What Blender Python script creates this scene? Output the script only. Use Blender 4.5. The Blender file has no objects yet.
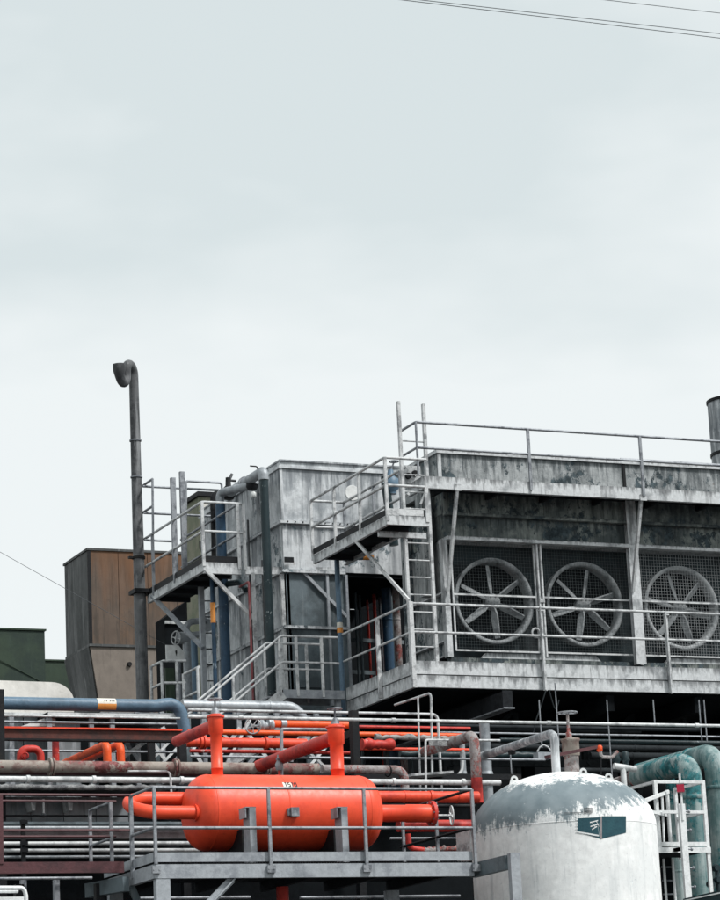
import bpy, math, random
from mathutils import Vector as V, Matrix
random.seed(7)
S = bpy.context.scene
COL = S.collection
rad = math.radians

# ------------------------------------------------------------------ camera
PITCH, ROLL, YAW, FPX = rad(14.0), rad(2.76), rad(24.04), 2751.0
CAM = V((0, 0, 1.6))
_fw = V((math.sin(YAW), math.cos(YAW), 0)); _ri = V((math.cos(YAW), -math.sin(YAW), 0)); _up = V((0, 0, 1))
FWD = _fw*math.cos(PITCH) + _up*math.sin(PITCH)
_u = -_fw*math.sin(PITCH) + _up*math.cos(PITCH)
UPV = _u*math.cos(ROLL) + _ri*math.sin(ROLL)
RIV = _ri*math.cos(ROLL) - _u*math.sin(ROLL)
cd = bpy.data.cameras.new('camera'); cam = bpy.data.objects.new('camera', cd); COL.objects.link(cam)
m = Matrix((RIV, UPV, -FWD)).transposed().to_4x4(); m.translation = CAM
cam.matrix_world = m
cd.sensor_fit = 'HORIZONTAL'; cd.sensor_width = 36.0; cd.lens = 36.0*FPX/720.0
cd.clip_start = 0.5; cd.clip_end = 6000
S.camera = cam

# ------------------------------------------------------------------ sky, sun, exposure
SUN_DIR = V((0.55, -0.68, 1.12)).normalized()          # towards the sun
W = bpy.data.worlds.new('World'); S.world = W; W.use_nodes = True
nt = W.node_tree; nt.nodes.clear()
def wn(t, **k):
    n = nt.nodes.new(t)
    for a, b in k.items(): setattr(n, a, b)
    return n
wo = wn('ShaderNodeOutputWorld'); bg = wn('ShaderNodeBackground'); bg.inputs['Strength'].default_value = 0.1
sky = wn('ShaderNodeTexSky', sky_type='NISHITA', sun_disc=False)
sky.sun_elevation = math.asin(SUN_DIR.z); sky.sun_rotation = math.atan2(SUN_DIR.x, SUN_DIR.y)
tc = wn('ShaderNodeTexCoord'); mp = wn('ShaderNodeMapping'); mp.inputs['Scale'].default_value = (1.0, 1.0, 2.4)
mp.inputs['Location'].default_value = (-2.044, 4.808, -0.042)
n1 = wn('ShaderNodeTexNoise'); n1.inputs['Scale'].default_value = 2.6; n1.inputs['Detail'].default_value = 5; n1.inputs['Roughness'].default_value = 0.55
cr = wn('ShaderNodeValToRGB')
cr.color_ramp.elements[0].position = 0.36; cr.color_ramp.elements[0].color = (3.08, 3.38, 3.41, 1)
cr.color_ramp.elements[1].position = 0.53; cr.color_ramp.elements[1].color = (3.82, 4.0, 3.99, 1)
mx = wn('ShaderNodeMix', data_type='RGBA'); mx.inputs['Factor'].default_value = 0.96
L = nt.links.new
L(tc.outputs['Generated'], mp.inputs['Vector']); L(mp.outputs[0], n1.inputs['Vector']); L(n1.outputs['Fac'], cr.inputs[0])
L(sky.outputs[0], mx.inputs[6]); L(cr.outputs[0], mx.inputs[7]); L(mx.outputs[2], bg.inputs['Color']); L(bg.outputs[0], wo.inputs[0])

sd = bpy.data.lights.new('sun', 'SUN'); sd.energy = 1.5; sd.angle = rad(10); sd.color = (1.0, 0.985, 0.965)
so = bpy.data.objects.new('sun', sd); COL.objects.link(so); so.rotation_euler = (-SUN_DIR).to_track_quat('-Z', 'Y').to_euler(); so.location = (0, 0, 60)
S.view_settings.view_transform = 'Standard'; S.view_settings.look = 'None'; S.view_settings.exposure = 1.2; S.view_settings.gamma = 1.0
S.view_settings.use_curve_mapping = False
S.render.engine = 'CYCLES'
S.cycles.use_denoising = True
S.cycles.max_bounces = 6; S.cycles.diffuse_bounces = 3; S.cycles.glossy_bounces = 2
S.render.film_transparent = False

# ------------------------------------------------------------------ measuring helper: where a sight line meets a plane of the plant
def A(px, py, Y=None, X=None, Z=None):
    d = FWD*FPX + RIV*(px-360) - UPV*(py-450)
    if Y is not None: t = (Y-CAM.y)/d.y
    elif X is not None: t = (X-CAM.x)/d.x
    else: t = (Z-CAM.z)/d.z
    return CAM + d*t

# ------------------------------------------------------------------ materials
def paint(name, col, dirt=None, amt=0.5, scale=3.0, rough=0.6, metal=0.0, streak=None, samt=0.5, sscale=5.0,
          peel=None, pamt=0.5, pscale=2.2, bump=0.25, var=0.12, spec=0.35, rust=None, ramt=0.42, grit=.35, drip=0.0):
    """layers: base colour, broad dirt, vertical run streaks, peeled patches with hard edges, rust blooms"""
    if not any(w in name for w in ('orange', 'white', 'red', 'tag')):
        sc_ = lambda c: c and tuple(v*.84 for v in c)
        col, dirt, streak, peel, rust = sc_(col), sc_(dirt), sc_(streak), sc_(peel), sc_(rust)
    mt = bpy.data.materials.new(name); mt.use_nodes = True
    t = mt.node_tree; t.nodes.clear(); N = t.nodes.new; K = t.links.new
    o = N('ShaderNodeOutputMaterial'); b = N('ShaderNodeBsdfPrincipled'); K(b.outputs[0], o.inputs[0])
    b.inputs['Roughness'].default_value = rough; b.inputs['Metallic'].default_value = metal
    b.inputs['Specular IOR Level'].default_value = spec
    tcn = N('ShaderNodeTexCoord'); oi = N('ShaderNodeObjectInfo'); mu = N('ShaderNodeMath'); mu.operation = 'MULTIPLY'; mu.inputs[1].default_value = 37.0
    ad = N('ShaderNodeVectorMath'); ad.operation = 'ADD'
    K(oi.outputs['Random'], mu.inputs[0]); K(tcn.outputs['Object'], ad.inputs[0]); K(mu.outputs[0], ad.inputs[1])
    vec = ad.outputs[0]
    def noise(sc, det=6, ro=0.6, stretch=None):
        n = N('ShaderNodeTexNoise'); n.inputs['Scale'].default_value = sc; n.inputs['Detail'].default_value = det; n.inputs['Roughness'].default_value = ro
        if stretch:
            mpn = N('ShaderNodeMapping'); mpn.inputs['Scale'].default_value = stretch; K(vec, mpn.inputs[0]); K(mpn.outputs[0], n.inputs['Vector'])
        else: K(vec, n.inputs['Vector'])
        return n.outputs['Fac']
    def step(fac, lo, hi):
        r = N('ShaderNodeMapRange'); r.inputs[1].default_value = lo; r.inputs[2].default_value = hi; r.clamp = True
        K(fac, r.inputs[0]); return r.outputs[0]
    def mix(fac, c1, c2, k=1.0):
        x = N('ShaderNodeMix'); x.data_type = 'RGBA'
        if k != 1.0:
            mm = N('ShaderNodeMath'); mm.operation = 'MULTIPLY'; mm.inputs[1].default_value = k; K(fac, mm.inputs[0]); fac = mm.outputs[0]
        K(fac, x.inputs[0])
        for i, c in ((6, c1), (7, c2)):
            if isinstance(c, tuple): x.inputs[i].default_value = (*c, 1)
            else: K(c, x.inputs[i])
        return x.outputs[2]
    c = mix(step(noise(scale*6, 4), 0.3, 0.7), tuple(v*(1-var) for v in col), tuple(min(1, v*(1+var)) for v in col))
    if dirt: c = mix(step(noise(scale, 9, .68), 0.62-amt*0.25, 0.74-amt*0.25), c, dirt, 0.85)
    if streak: c = mix(step(noise(sscale, 5, 0.6, (1, 1, 0.09)), 0.72-samt*0.35, 0.86-samt*0.2), c, streak, 0.8); c = mix(step(noise(sscale*4, 6, 0.7, (1, 1, 0.06)), 0.70-samt*0.25, 0.80-samt*0.2), c, streak, 0.7)
    if grit: c = mix(step(noise(scale*14, 8, .75), .56, .72), c, tuple(v*.35 for v in col), grit)
    if drip:
        sg = N('ShaderNodeSeparateXYZ'); K(tcn.outputs['Generated'], sg.inputs[0])
        dn = N('ShaderNodeMath'); dn.operation = 'MULTIPLY_ADD'; dn.inputs[1].default_value = .33; K(sg.outputs['Z'], dn.inputs[0]); K(noise(sscale*2.2, 6, .65, (1, 1, .12)), dn.inputs[2])
        c = mix(step(dn.outputs[0], .70, .86), c, streak, drip)
    hgt = noise(scale*9, 6, 0.65)
    if peel:
        av = N('ShaderNodeMath'); av.operation = 'MULTIPLY_ADD'; av.inputs[1].default_value = .55; K(noise(pscale*3.2, 12, 0.75, (1, 1, .8)), av.inputs[0])
        bv = N('ShaderNodeMath'); bv.operation = 'MULTIPLY'; bv.inputs[1].default_value = .45; K(noise(pscale*.5, 4, .5), bv.inputs[0]); K(bv.outputs[0], av.inputs[2])
        pm = step(av.outputs[0], 0.62-pamt*0.22, 0.645-pamt*0.22)
        c = mix(pm, c, mix(step(noise(scale*5, 8, .7), .42, .62), peel, tuple(min(1, v*2.6+.02) for v in peel)))
    if rust:
        c = mix(step(noise(scale*1.7, 7, 0.7), 0.72-ramt*0.25, 0.8-ramt*0.25), c, rust, 0.85)
    K(c, b.inputs['Base Color'])
    bp = N('ShaderNodeBump'); bp.inputs['Strength'].default_value = bump; bp.inputs['Distance'].default_value = 0.02
    K(hgt, bp.inputs['Height']); K(bp.outputs[0], b.inputs['Normal'])
    rr = N('ShaderNodeMapRange'); rr.inputs[3].default_value = max(0.05, rough-0.12); rr.inputs[4].default_value = min(1, rough+0.15); K(hgt, rr.inputs[0]); K(rr.outputs[0], b.inputs['Roughness'])
    return mt
M = {}
M['galv'] = paint('galvanised_rail', (.34, .36, .385), (.12, .13, .15), .5, 4, .5, .3, grit=.5)
M['palerail'] = paint('pale_weathered_rail', (.58, .595, .6), (.2, .21, .22), .5, 4, .6, rust=(.14, .06, .03), ramt=.25, grit=.5)
M['beam'] = paint('pale_weathered_beam', (.58, .6, .61), (.25, .265, .275), .45, 2.6, .7, streak=(.1, .105, .11), samt=.5, sscale=5, rust=(.15, .07, .04), ramt=.12, grit=.5, drip=.75)
M['steelgrey'] = paint('grey_platform_steel', (.41, .44, .47), (.25, .27, .3), .5, 2.5, .55, streak=(.17, .19, .21), samt=.4, grit=.4)
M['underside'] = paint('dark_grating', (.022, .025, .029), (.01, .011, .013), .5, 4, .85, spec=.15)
M['black'] = paint('black_steel', (.012, .0135, .016), (.03, .027, .024), .35, 3, .6, spec=.2)
M['void'] = paint('deep_shade_black', (.009, .0115, .0135), (.004, .005, .006), .6, .8, .95, spec=.1)  # near-black colour puts deep shade into gaps, recesses and undersides
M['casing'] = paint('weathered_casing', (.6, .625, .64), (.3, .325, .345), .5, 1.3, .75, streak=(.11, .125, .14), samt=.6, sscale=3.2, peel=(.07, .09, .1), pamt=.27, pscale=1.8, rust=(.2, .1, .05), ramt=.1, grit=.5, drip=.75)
M['casing_low'] = paint('blue_grey_casing_shade', (.15, .19, .21), (.07, .09, .1), .6, 1.3, .6, streak=(.3, .33, .34), samt=.4, sscale=3)  # blue-grey steel; on the lower casing its darkness paints in the overhang shade
M['peel'] = paint('peeling_cooler_paint', (.46, .485, .49), (.2, .22, .225), .55, 1.6, .8, streak=(.06, .075, .082), samt=.65, peel=(.03, .045, .052), pamt=.47, pscale=1.8, rust=(.17, .09, .05), ramt=.1, bump=.6, grit=.55, drip=.75)
M['header'] = paint('header_box_paint', (.3, .33, .31), (.07, .09, .094), .75, 1.1, .8, streak=(.025, .032, .036), samt=.75, peel=(.02, .032, .038), pamt=.44, pscale=1.9, rust=(.2, .19, .11), ramt=.15, bump=.6, grit=.5, drip=.75)
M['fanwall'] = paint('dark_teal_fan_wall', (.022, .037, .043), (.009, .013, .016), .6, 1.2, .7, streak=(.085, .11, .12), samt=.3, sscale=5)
M['fanring'] = paint('fan_ring_pale', (.5, .52, .53), (.22, .24, .25), .55, 2.6, .7, grit=.5)
M['fandark'] = paint('fan_ring_grey', (.33, .35, .36), (.09, .1, .105), .55, 2.6, .7, grit=.5)
M['dimpipe'] = paint('dim_shaded_pipe', (.03, .036, .04), (.014, .017, .02), .5, 3, .8, spec=.15)  # shade of the dark bay put into the pipe colour
M['blade'] = paint('fan_blade_grey', (.33, .35, .36), (.13, .14, .15), .55, 4, .6)
M['wire'] = paint('guard_wire', (.12, .14, .145), (.07, .08, .085), .5, 2, .7, bump=0, spec=.1)
M['wirepale'] = paint('pale_guard_wire', (.36, .38, .39), (.2, .22, .23), .5, 1.2, .7, bump=0, spec=.1)
M['stack'] = paint('sooty_stack', (.12, .125, .13), (.035, .038, .042), .6, 2.0, .65, streak=(.33, .34, .35), samt=.4, sscale=6)
M['rustbrown'] = paint('rusty_tower_sheet', (.15, .112, .088), (.21, .125, .075), .5, .45, .85, streak=(.07, .06, .05), samt=.75, sscale=2.6, rust=(.3, .145, .065), ramt=.3, drip=.75)
def tower_rust(mt):
    t = mt.node_tree; N = t.nodes.new; K = t.links.new
    b_ = [n for n in t.nodes if n.type == 'BSDF_PRINCIPLED'][0]; src = b_.inputs['Base Color'].links[0].from_socket
    g = N('ShaderNodeTexCoord'); sp = N('ShaderNodeSeparateXYZ'); K(g.outputs['Generated'], sp.inputs[0])
    nz = N('ShaderNodeTexNoise'); nz.inputs['Scale'].default_value = 1.3; nz.inputs['Detail'].default_value = 8; mp_ = N('ShaderNodeMapping'); mp_.inputs['Scale'].default_value = (1.5, 1.5, .35)
    K(g.outputs['Object'], mp_.inputs[0]); K(mp_.outputs[0], nz.inputs['Vector'])
    a = N('ShaderNodeMath'); a.operation = 'MULTIPLY_ADD'; a.inputs[1].default_value = .55; K(sp.outputs['Z'], a.inputs[0]); K(nz.outputs['Fac'], a.inputs[2])
    r = N('ShaderNodeMapRange'); r.inputs[1].default_value = .72; r.inputs[2].default_value = 1.1; r.inputs[4].default_value = .5; K(a.outputs[0], r.inputs[0])
    x = N('ShaderNodeMix'); x.data_type = 'RGBA'; x.inputs[7].default_value = (.27, .115, .045, 1); K(r.outputs[0], x.inputs[0]); K(src, x.inputs[6]); K(x.outputs[2], b_.inputs['Base Color'])
tower_rust(M['rustbrown'])
M['towerdark'] = paint('stained_tower_side', (.1, .105, .105), (.055, .06, .06), .6, .7, .8, streak=(.3, .31, .31), samt=.55, sscale=1.8)
M['taupe'] = paint('taupe_hopper', (.28, .24, .205), (.2, .17, .145), .5, .6, .85, streak=(.16, .135, .115), samt=.45, sscale=3)
M['green'] = paint('dark_green_sheet', (.032, .056, .034), (.014, .03, .024), .6, .5, .6, streak=(.05, .085, .06), samt=.35)
M['olive'] = paint('olive_cabin_paint', (.2, .22, .15), (.3, .29, .22), .6, 1.2, .8, streak=(.1, .11, .08), samt=.4)
M['cream'] = paint('off_white_duct', (.66, .64, .6), (.52, .5, .46), .5, .8, .6, streak=(.45, .43, .4), samt=.3)
M['bluepipe'] = paint('blue_grey_pipe', (.12, .2, .28), (.085, .145, .205), .5, 3, .42, streak=(.2, .27, .33), samt=.2)
M['bluedeep'] = paint('worn_blue_pipe', (.035, .085, .15), (.02, .05, .085), .5, 3, .5, peel=(.25, .3, .33), pamt=.15, pscale=3)
M['tealdark'] = paint('dark_teal_flaked_pipe', (.012, .03, .036), (.02, .04, .046), .5, 3, .45, peel=(.3, .34, .35), pamt=.1, pscale=4)
M['silver'] = paint('lagged_silver_pipe', (.4, .43, .455), (.2, .22, .24), .5, 2.2, .45, .25, streak=(.17, .18, .2), samt=.3)
M['lagging'] = paint('dirty_foil_lagging', (.34, .35, .35), (.1, .1, .11), .7, 6, .5, .3, bump=.9)
M['orange'] = paint('orange_red_tank_paint', (.84, .08, .03), (.7, .058, .024), .42, 1.5, .42, var=.06, bump=.08, spec=.4, streak=(.45, .038, .02), samt=.34, sscale=4, grit=.12)
M['orangeworn'] = paint('worn_orange_pipe', (.78, .07, .028), (.42, .035, .02), .5, 2.5, .5, streak=(.2, .022, .016), samt=.3, bump=.25, grit=.4)
M['redpipe'] = paint('dull_red_pipe', (.54, .042, .03), (.24, .016, .018), .5, 3, .5, peel=(.5, .3, .27), pamt=.06, pscale=4, grit=.4)
M['fadedred'] = paint('faded_red_pipe', (.2, .05, .055), (.3, .2, .2), .6, 2, .7)
M['orangebr'] = paint('bright_orange_pipe', (.84, .105, .02), (.58, .06, .015), .5, 3, .45)
M['rustred_shade'] = paint('rust_red_shaded_web', (.1, .028, .02), (.035, .02, .018), .7, 2, .6, streak=(.02, .016, .015), samt=.4)
M['beigepipe'] = paint('beige_scaled_pipe', (.36, .32, .28), (.17, .09, .08), .6, 2.2, .75, peel=(.12, .035, .034), pamt=.42, pscale=2.4, grit=.5)
M['maroon'] = paint('maroon_steel', (.105, .04, .045), (.06, .028, .032), .5, 3, .5)
M['pinkgrey'] = paint('pink_grey_band', (.36, .32, .33), (.24, .2, .21), .5, 2, .6)
M['whitepipe'] = paint('dirty_white_pipe', (.62, .64, .64), (.25, .265, .27), .5, 2.4, .55, streak=(.2, .21, .215), samt=.3, grit=.5)
M['palewall'] = paint('pale_blue_grey_wall', (.34, .37, .39), (.22, .24, .26), .6, .8, .8, streak=(.16, .18, .19), samt=.4, drip=.75)
M['teal'] = paint('flaking_teal_pipe', (.42, .5, .49), (.16, .28, .28), .55, 1.6, .65, streak=(.008, .11, .12), samt=.85, sscale=2.6, peel=(.01, .1, .11), pamt=.5, pscale=1.3, bump=.4, grit=.5)
M['white'] = paint('white_ladder_paint', (.74, .76, .76), (.55, .57, .57), .4, 4, .5, rust=(.3, .2, .14), ramt=.08)
M['offwhite'] = paint('white_board', (.72, .73, .72), (.6, .61, .6), .4, 2, .6)
M['scab'] = paint('crusted_insulation', (.42, .42, .41), (.12, .1, .1), .6, 6, .9, peel=(.5, .07, .05), pamt=.2, pscale=3, bump=1.0)
M['rustpipe'] = paint('scabby_white_rust_pipe', (.33, .31, .305), (.13, .09, .085), .6, 5, .85, peel=(.15, .045, .04), pamt=.42, pscale=5, bump=.8, grit=.6)
M['crimson'] = paint('crimson_box', (.5, .02, .06), (.38, .018, .045), .4, 5, .4)
M['plate'] = paint('pale_tag', (.7, .68, .6), (.6, .56, .46), .3, 8, .6)
M['ink'] = paint('dark_ink', (.03, .03, .03), None, bump=0)
M['tagorange'] = paint('orange_tag_band', (.75, .3, .07), (.6, .22, .05), .4, 8, .6)
M['logo'] = paint('teal_logo_paint', (.015, .075, .1), (.022, .1, .125), .5, 4, .6, streak=(.04, .14, .17), samt=.3)
M['glass'] = paint('lamp_glass', (.75, .77, .76), None, rough=.3, bump=0)
M['ground'] = paint('concrete_yard', (.085, .085, .083), (.05, .05, .049), .6, .25, .9, bump=.5)
M['rubber'] = paint('cable_grey', (.09, .1, .11), None, bump=0)
def tank_white():
    """white paint that has flaked off the dome down to blue-grey primer; the ragged edge follows the shoulder weld"""
    mt = paint('white_tank_paint', (.84, .85, .84), (.76, .78, .775), .5, 1.2, .6, streak=(.5, .53, .54), samt=.45, sscale=5, bump=.15, peel=(.36, .41, .44), pamt=.02, pscale=5)
    t = mt.node_tree; N = t.nodes.new; K = t.links.new
    b = [n for n in t.nodes if n.type == 'BSDF_PRINCIPLED'][0]; src = b.inputs['Base Color'].links[0].from_socket
    g = N('ShaderNodeTexCoord'); sp = N('ShaderNodeSeparateXYZ'); K(g.outputs['Object'], sp.inputs[0])
    nz = N('ShaderNodeTexNoise'); nz.inputs['Scale'].default_value = 4.2; nz.inputs['Detail'].default_value = 9; nz.inputs['Roughness'].default_value = .72
    st = N('ShaderNodeMapping'); st.inputs['Scale'].default_value = (1.9, 1.9, .42); K(g.outputs['Object'], st.inputs[0]); K(st.outputs[0], nz.inputs['Vector'])
    # height above base + ragged noise; more bare primer towards the left flank
    nf = N('ShaderNodeTexNoise'); nf.inputs['Scale'].default_value = 22; nf.inputs['Detail'].default_value = 8; nf.inputs['Roughness'].default_value = .7; K(g.outputs['Object'], nf.inputs['Vector'])
    a = N('ShaderNodeMath'); a.operation = 'MULTIPLY_ADD'; a.inputs[1].default_value = 1.0; K(nz.outputs['Fac'], a.inputs[0]); K(sp.outputs['Z'], a.inputs[2])
    af = N('ShaderNodeMath'); af.operation = 'MULTIPLY_ADD'; af.inputs[1].default_value = .45; K(nf.outputs['Fac'], af.inputs[0]); K(a.outputs[0], af.inputs[2])
    bX = N('ShaderNodeMath'); bX.operation = 'MULTIPLY_ADD'; bX.inputs[1].default_value = -.15; K(sp.outputs['X'], bX.inputs[0]); K(af.outputs[0], bX.inputs[2])
    r = N('ShaderNodeMapRange'); r.inputs[1].default_value = 6.78; r.inputs[2].default_value = 6.92; K(bX.outputs[0], r.inputs[0])
    # worn islands of white paint left on the crown
    n2 = N('ShaderNodeTexNoise'); n2.inputs['Scale'].default_value = 1.7; n2.inputs['Detail'].default_value = 9; n2.inputs['Roughness'].default_value = .7; K(g.outputs['Object'], n2.inputs['Vector'])
    a3 = N('ShaderNodeMath'); a3.operation = 'MULTIPLY_ADD'; a3.inputs[1].default_value = .38; K(nf.outputs['Fac'], a3.inputs[0]); K(n2.outputs['Fac'], a3.inputs[2])
    a2 = N('ShaderNodeMath'); a2.operation = 'MULTIPLY_ADD'; a2.inputs[1].default_value = .8; K(sp.outputs['Z'], a2.inputs[0]); K(a3.outputs[0], a2.inputs[2])
    r2 = N('ShaderNodeMapRange'); r2.inputs[1].default_value = 5.90; r2.inputs[2].default_value = 5.98; r2.inputs[3].default_value = 1; r2.inputs[4].default_value = 0; K(a2.outputs[0], r2.inputs[0])
    mm = N('ShaderNodeMath'); mm.operation = 'MULTIPLY'; K(r.outputs[0], mm.inputs[0]); K(r2.outputs[0], mm.inputs[1])
    pr = N('ShaderNodeMix'); pr.data_type = 'RGBA'; pr.inputs[6].default_value = (.27, .32, .34, 1); pr.inputs[7].default_value = (.07, .11, .13, 1)
    n3 = N('ShaderNodeTexNoise'); n3.inputs['Scale'].default_value = 4; n3.inputs['Detail'].default_value = 6; K(g.outputs['Object'], n3.inputs['Vector']); K(n3.outputs['Fac'], pr.inputs[0])
    x = N('ShaderNodeMix'); x.data_type = 'RGBA'; K(mm.outputs[0], x.inputs[0]); K(src, x.inputs[6]); K(pr.outputs[2], x.inputs[7])
    K(x.outputs[2], b.inputs['Base Color'])
    return mt
M['tankwhite'] = tank_white()

# ------------------------------------------------------------------ mesh builder
class MB:
    def __init__(s): s.v, s.f, s.sm = [], [], []
    def add(s, vs, fs, smooth=False):
        b = len(s.v); s.v += [V(q) for q in vs]
        for f in fs: s.f.append(tuple(i+b for i in f)); s.sm.append(smooth)
        return s
    def hexa(s, q):
        return s.add(q, [(0, 3, 2, 1), (4, 5, 6, 7), (0, 1, 5, 4), (1, 2, 6, 5), (2, 3, 7, 6), (3, 0, 4, 7)])
    def box(s, x0, x1, y0, y1, z0, z1):
        x0, x1 = sorted((x0, x1)); y0, y1 = sorted((y0, y1)); z0, z1 = sorted((z0, z1))
        return s.hexa([(x0, y0, z0), (x1, y0, z0), (x1, y1, z0), (x0, y1, z0), (x0, y0, z1), (x1, y0, z1), (x1, y1, z1), (x0, y1, z1)])
    def bar(s, p, q, w, h, up=V((0, 0, 1))):
        p, q = V(p), V(q); d = (q-p).normalized()
        if abs(d.dot(up)) > .98: up = V((0, 1, 0))
        a = d.cross(up).normalized(); u = a.cross(d).normalized()
        a *= w/2; u *= h/2
        return s.hexa([p-a-u, p+a-u, q+a-u, q-a-u, p-a+u, p+a+u, q+a+u, q-a+u])
    def channel(s, p, q, h, w, t=.012, tf=.016, side=1):
        """rolled channel: web plus two lips turned back"""
        p, q = V(p), V(q); d = (q-p).normalized(); a = d.cross(V((0, 0, 1))).normalized()*side
        z = V((0, 0, 1))
        s.bar(p, q, t, h)
        for k in (-1, 1):
            o = z*(k*(h/2-tf/2)) - a*(w/2+t/2)
            s.bar(p+o, q+o, w, tf)
        return s
    def tube(s, pts, r, n=10, cap=True):
        pts = [V(p) for p in pts]; k = len(pts)
        rs = r if isinstance(r, (list, tuple)) else [r]*k
        T = []
        for i in range(k):
            d = V((0, 0, 0))
            if i: d += (pts[i]-pts[i-1]).normalized()
            if i < k-1: d += (pts[i+1]-pts[i]).normalized()
            T.append(d.normalized())
        up = V((0, 0, 1)) if abs(T[0].z) < .9 else V((0, 1, 0))
        a = T[0].cross(up).normalized(); rings = []
        for i in range(k):
            a = (a - T[i]*a.dot(T[i])).normalized(); b = T[i].cross(a)
            rings.append([pts[i] + (a*math.cos(2*math.pi*j/n) + b*math.sin(2*math.pi*j/n))*rs[i] for j in range(n)])
        vs = [p for rg in rings for p in rg]
        fs = [(i*n+j, i*n+(j+1) % n, (i+1)*n+(j+1) % n, (i+1)*n+j) for i in range(k-1) for j in range(n)]
        s.add(vs, fs, True)
        if cap:
            s.add(rings[0], [tuple(range(n-1, -1, -1))]); s.add(rings[-1], [tuple(range(n))])
        return s
    def bend(s, pts, r, R=.1, n=10, k=6, cap=True):
        return s.tube(fillet(pts, R, k), r, n, cap)
    def lathe(s, c, axis, prof, n=24, cap=True):
        """prof: (distance along axis, radius)"""
        c = V(c); ax = V(axis).normalized(); u = V((0, 0, 1)) if abs(ax.z) < .9 else V((1, 0, 0))
        a = ax.cross(u).normalized(); b = ax.cross(a)
        vs = [c + ax*t + (a*math.cos(2*math.pi*j/n) + b*math.sin(2*math.pi*j/n))*max(r, 1e-4) for t, r in prof for j in range(n)]
        k = len(prof)
        fs = [(i*n+j, i*n+(j+1) % n, (i+1)*n+(j+1) % n, (i+1)*n+j) for i in range(k-1) for j in range(n)]
        s.add(vs, fs, True)
        if cap:
            s.add(vs[:n], [tuple(range(n))]); s.add(vs[-n:], [tuple(range(n-1, -1, -1))])
        return s
    def ring(s, c, axis, R, r, n=28, m_=6):
        c = V(c); ax = V(axis).normalized(); u = V((0, 0, 1)) if abs(ax.z) < .9 else V((1, 0, 0))
        a = ax.cross(u).normalized(); b = ax.cross(a); vs = []
        for i in range(n):
            d = a*math.cos(2*math.pi*i/n) + b*math.sin(2*math.pi*i/n)
            vs += [c + d*(R + r*math.cos(2*math.pi*j/m_)) + ax*(r*math.sin(2*math.pi*j/m_)) for j in range(m_)]
        return s.add(vs, [(i*m_+j, ((i+1) % n)*m_+j, ((i+1) % n)*m_+(j+1) % m_, i*m_+(j+1) % m_) for i in range(n) for j in range(m_)], True)
    def prism(s, poly, ext):
        k = len(poly); poly = [V(p) for p in poly]; e = V(ext)
        return s.add(poly + [p+e for p in poly], [tuple(range(k-1, -1, -1)), tuple(range(k, 2*k))] + [(i, (i+1) % k, (i+1) % k+k, i+k) for i in range(k)])
def fillet(pts, R, k=6):
    pts = [V(p) for p in pts]; out = [pts[0]]
    for i in range(1, len(pts)-1):
        p, a, b = pts[i], pts[i-1]-pts[i], pts[i+1]-pts[i]
        la, lb = a.length, b.length; a.normalize(); b.normalize()
        ang = a.angle(b)
        if ang > math.pi-.02: out.append(p); continue
        t = min(R/math.tan(ang/2), la*.49, lb*.49); r = t*math.tan(ang/2)
        c = p + (a+b).normalized()*(r/math.sin(ang/2))
        s0 = p+a*t-c; s1 = p+b*t-c
        for j in range(k+1):
            w = j/k; th = s0.angle(s1)
            out.append(c + (s0*math.sin((1-w)*th) + s1*math.sin(w*th))/math.sin(th))
    return out + [pts[-1]]
ALL = []
def _mesh(name, mb, mat, off):
    me = bpy.data.meshes.new(name); me.from_pydata([v-off for v in mb.v], [], mb.f)
    me.polygons.foreach_set('use_smooth', mb.sm); me.materials.append(M[mat]); me.update(); return me
def thing(name, label, cat, loc, group=None):
    o = bpy.data.objects.new(name, None); COL.objects.link(o); o.location = V(loc); o.empty_display_size = .1
    o['label'] = label; o['category'] = cat
    o['kind'] = 'thing'
    if group: o['group'] = group
    return o
def rootof(o):
    while o.parent: o = o.parent
    return o
def part(name, mb, mat, parent, kind=None, label=None):
    o = bpy.data.objects.new(name, _mesh(name, mb, mat, V(rootof(parent).location))); COL.objects.link(o); o.parent = parent
    if kind: o['kind'] = kind
    if label: o['label'] = label
    return o
def solo(name, mb, mat, label, cat, group=None, kind=None):
    lo = V([min(v[i] for v in mb.v) for i in range(3)]); hi = V([max(v[i] for v in mb.v) for i in range(3)])
    c = V(((lo.x+hi.x)/2, (lo.y+hi.y)/2, lo.z))
    o = bpy.data.objects.new(name, _mesh(name, mb, mat, c)); COL.objects.link(o); o.location = c
    o['label'] = label
    if cat: o['category'] = cat
    if group: o['group'] = group
    if kind: o['kind'] = kind
    return o
def lerp(a, b, t): return a + (b-a)*t
X_, Y_, Z_ = V((1, 0, 0)), V((0, 1, 0)), V((0, 0, 1))
def railing(root, p, q, mat, posts, h=1.05, mid=.53, r=.024, pw=.05, tail0=0, tail1=0, rails=True, post_down=0.0):
    p, q = V(p), V(q); d = (q-p).normalized()
    for t in posts:
        b = lerp(p, q, t); part('post', MB().bar(b-Z_*post_down, b+Z_*h, pw, pw*.8, d), mat, root)
    if rails:
        part('top_rail', MB().tube([p+Z_*h-d*tail0, q+Z_*h+d*tail1], r, 8), mat, root)
        part('mid_rail', MB().tube([p+Z_*mid-d*tail0, q+Z_*mid+d*tail1], r*.9, 8), mat, root)
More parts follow.
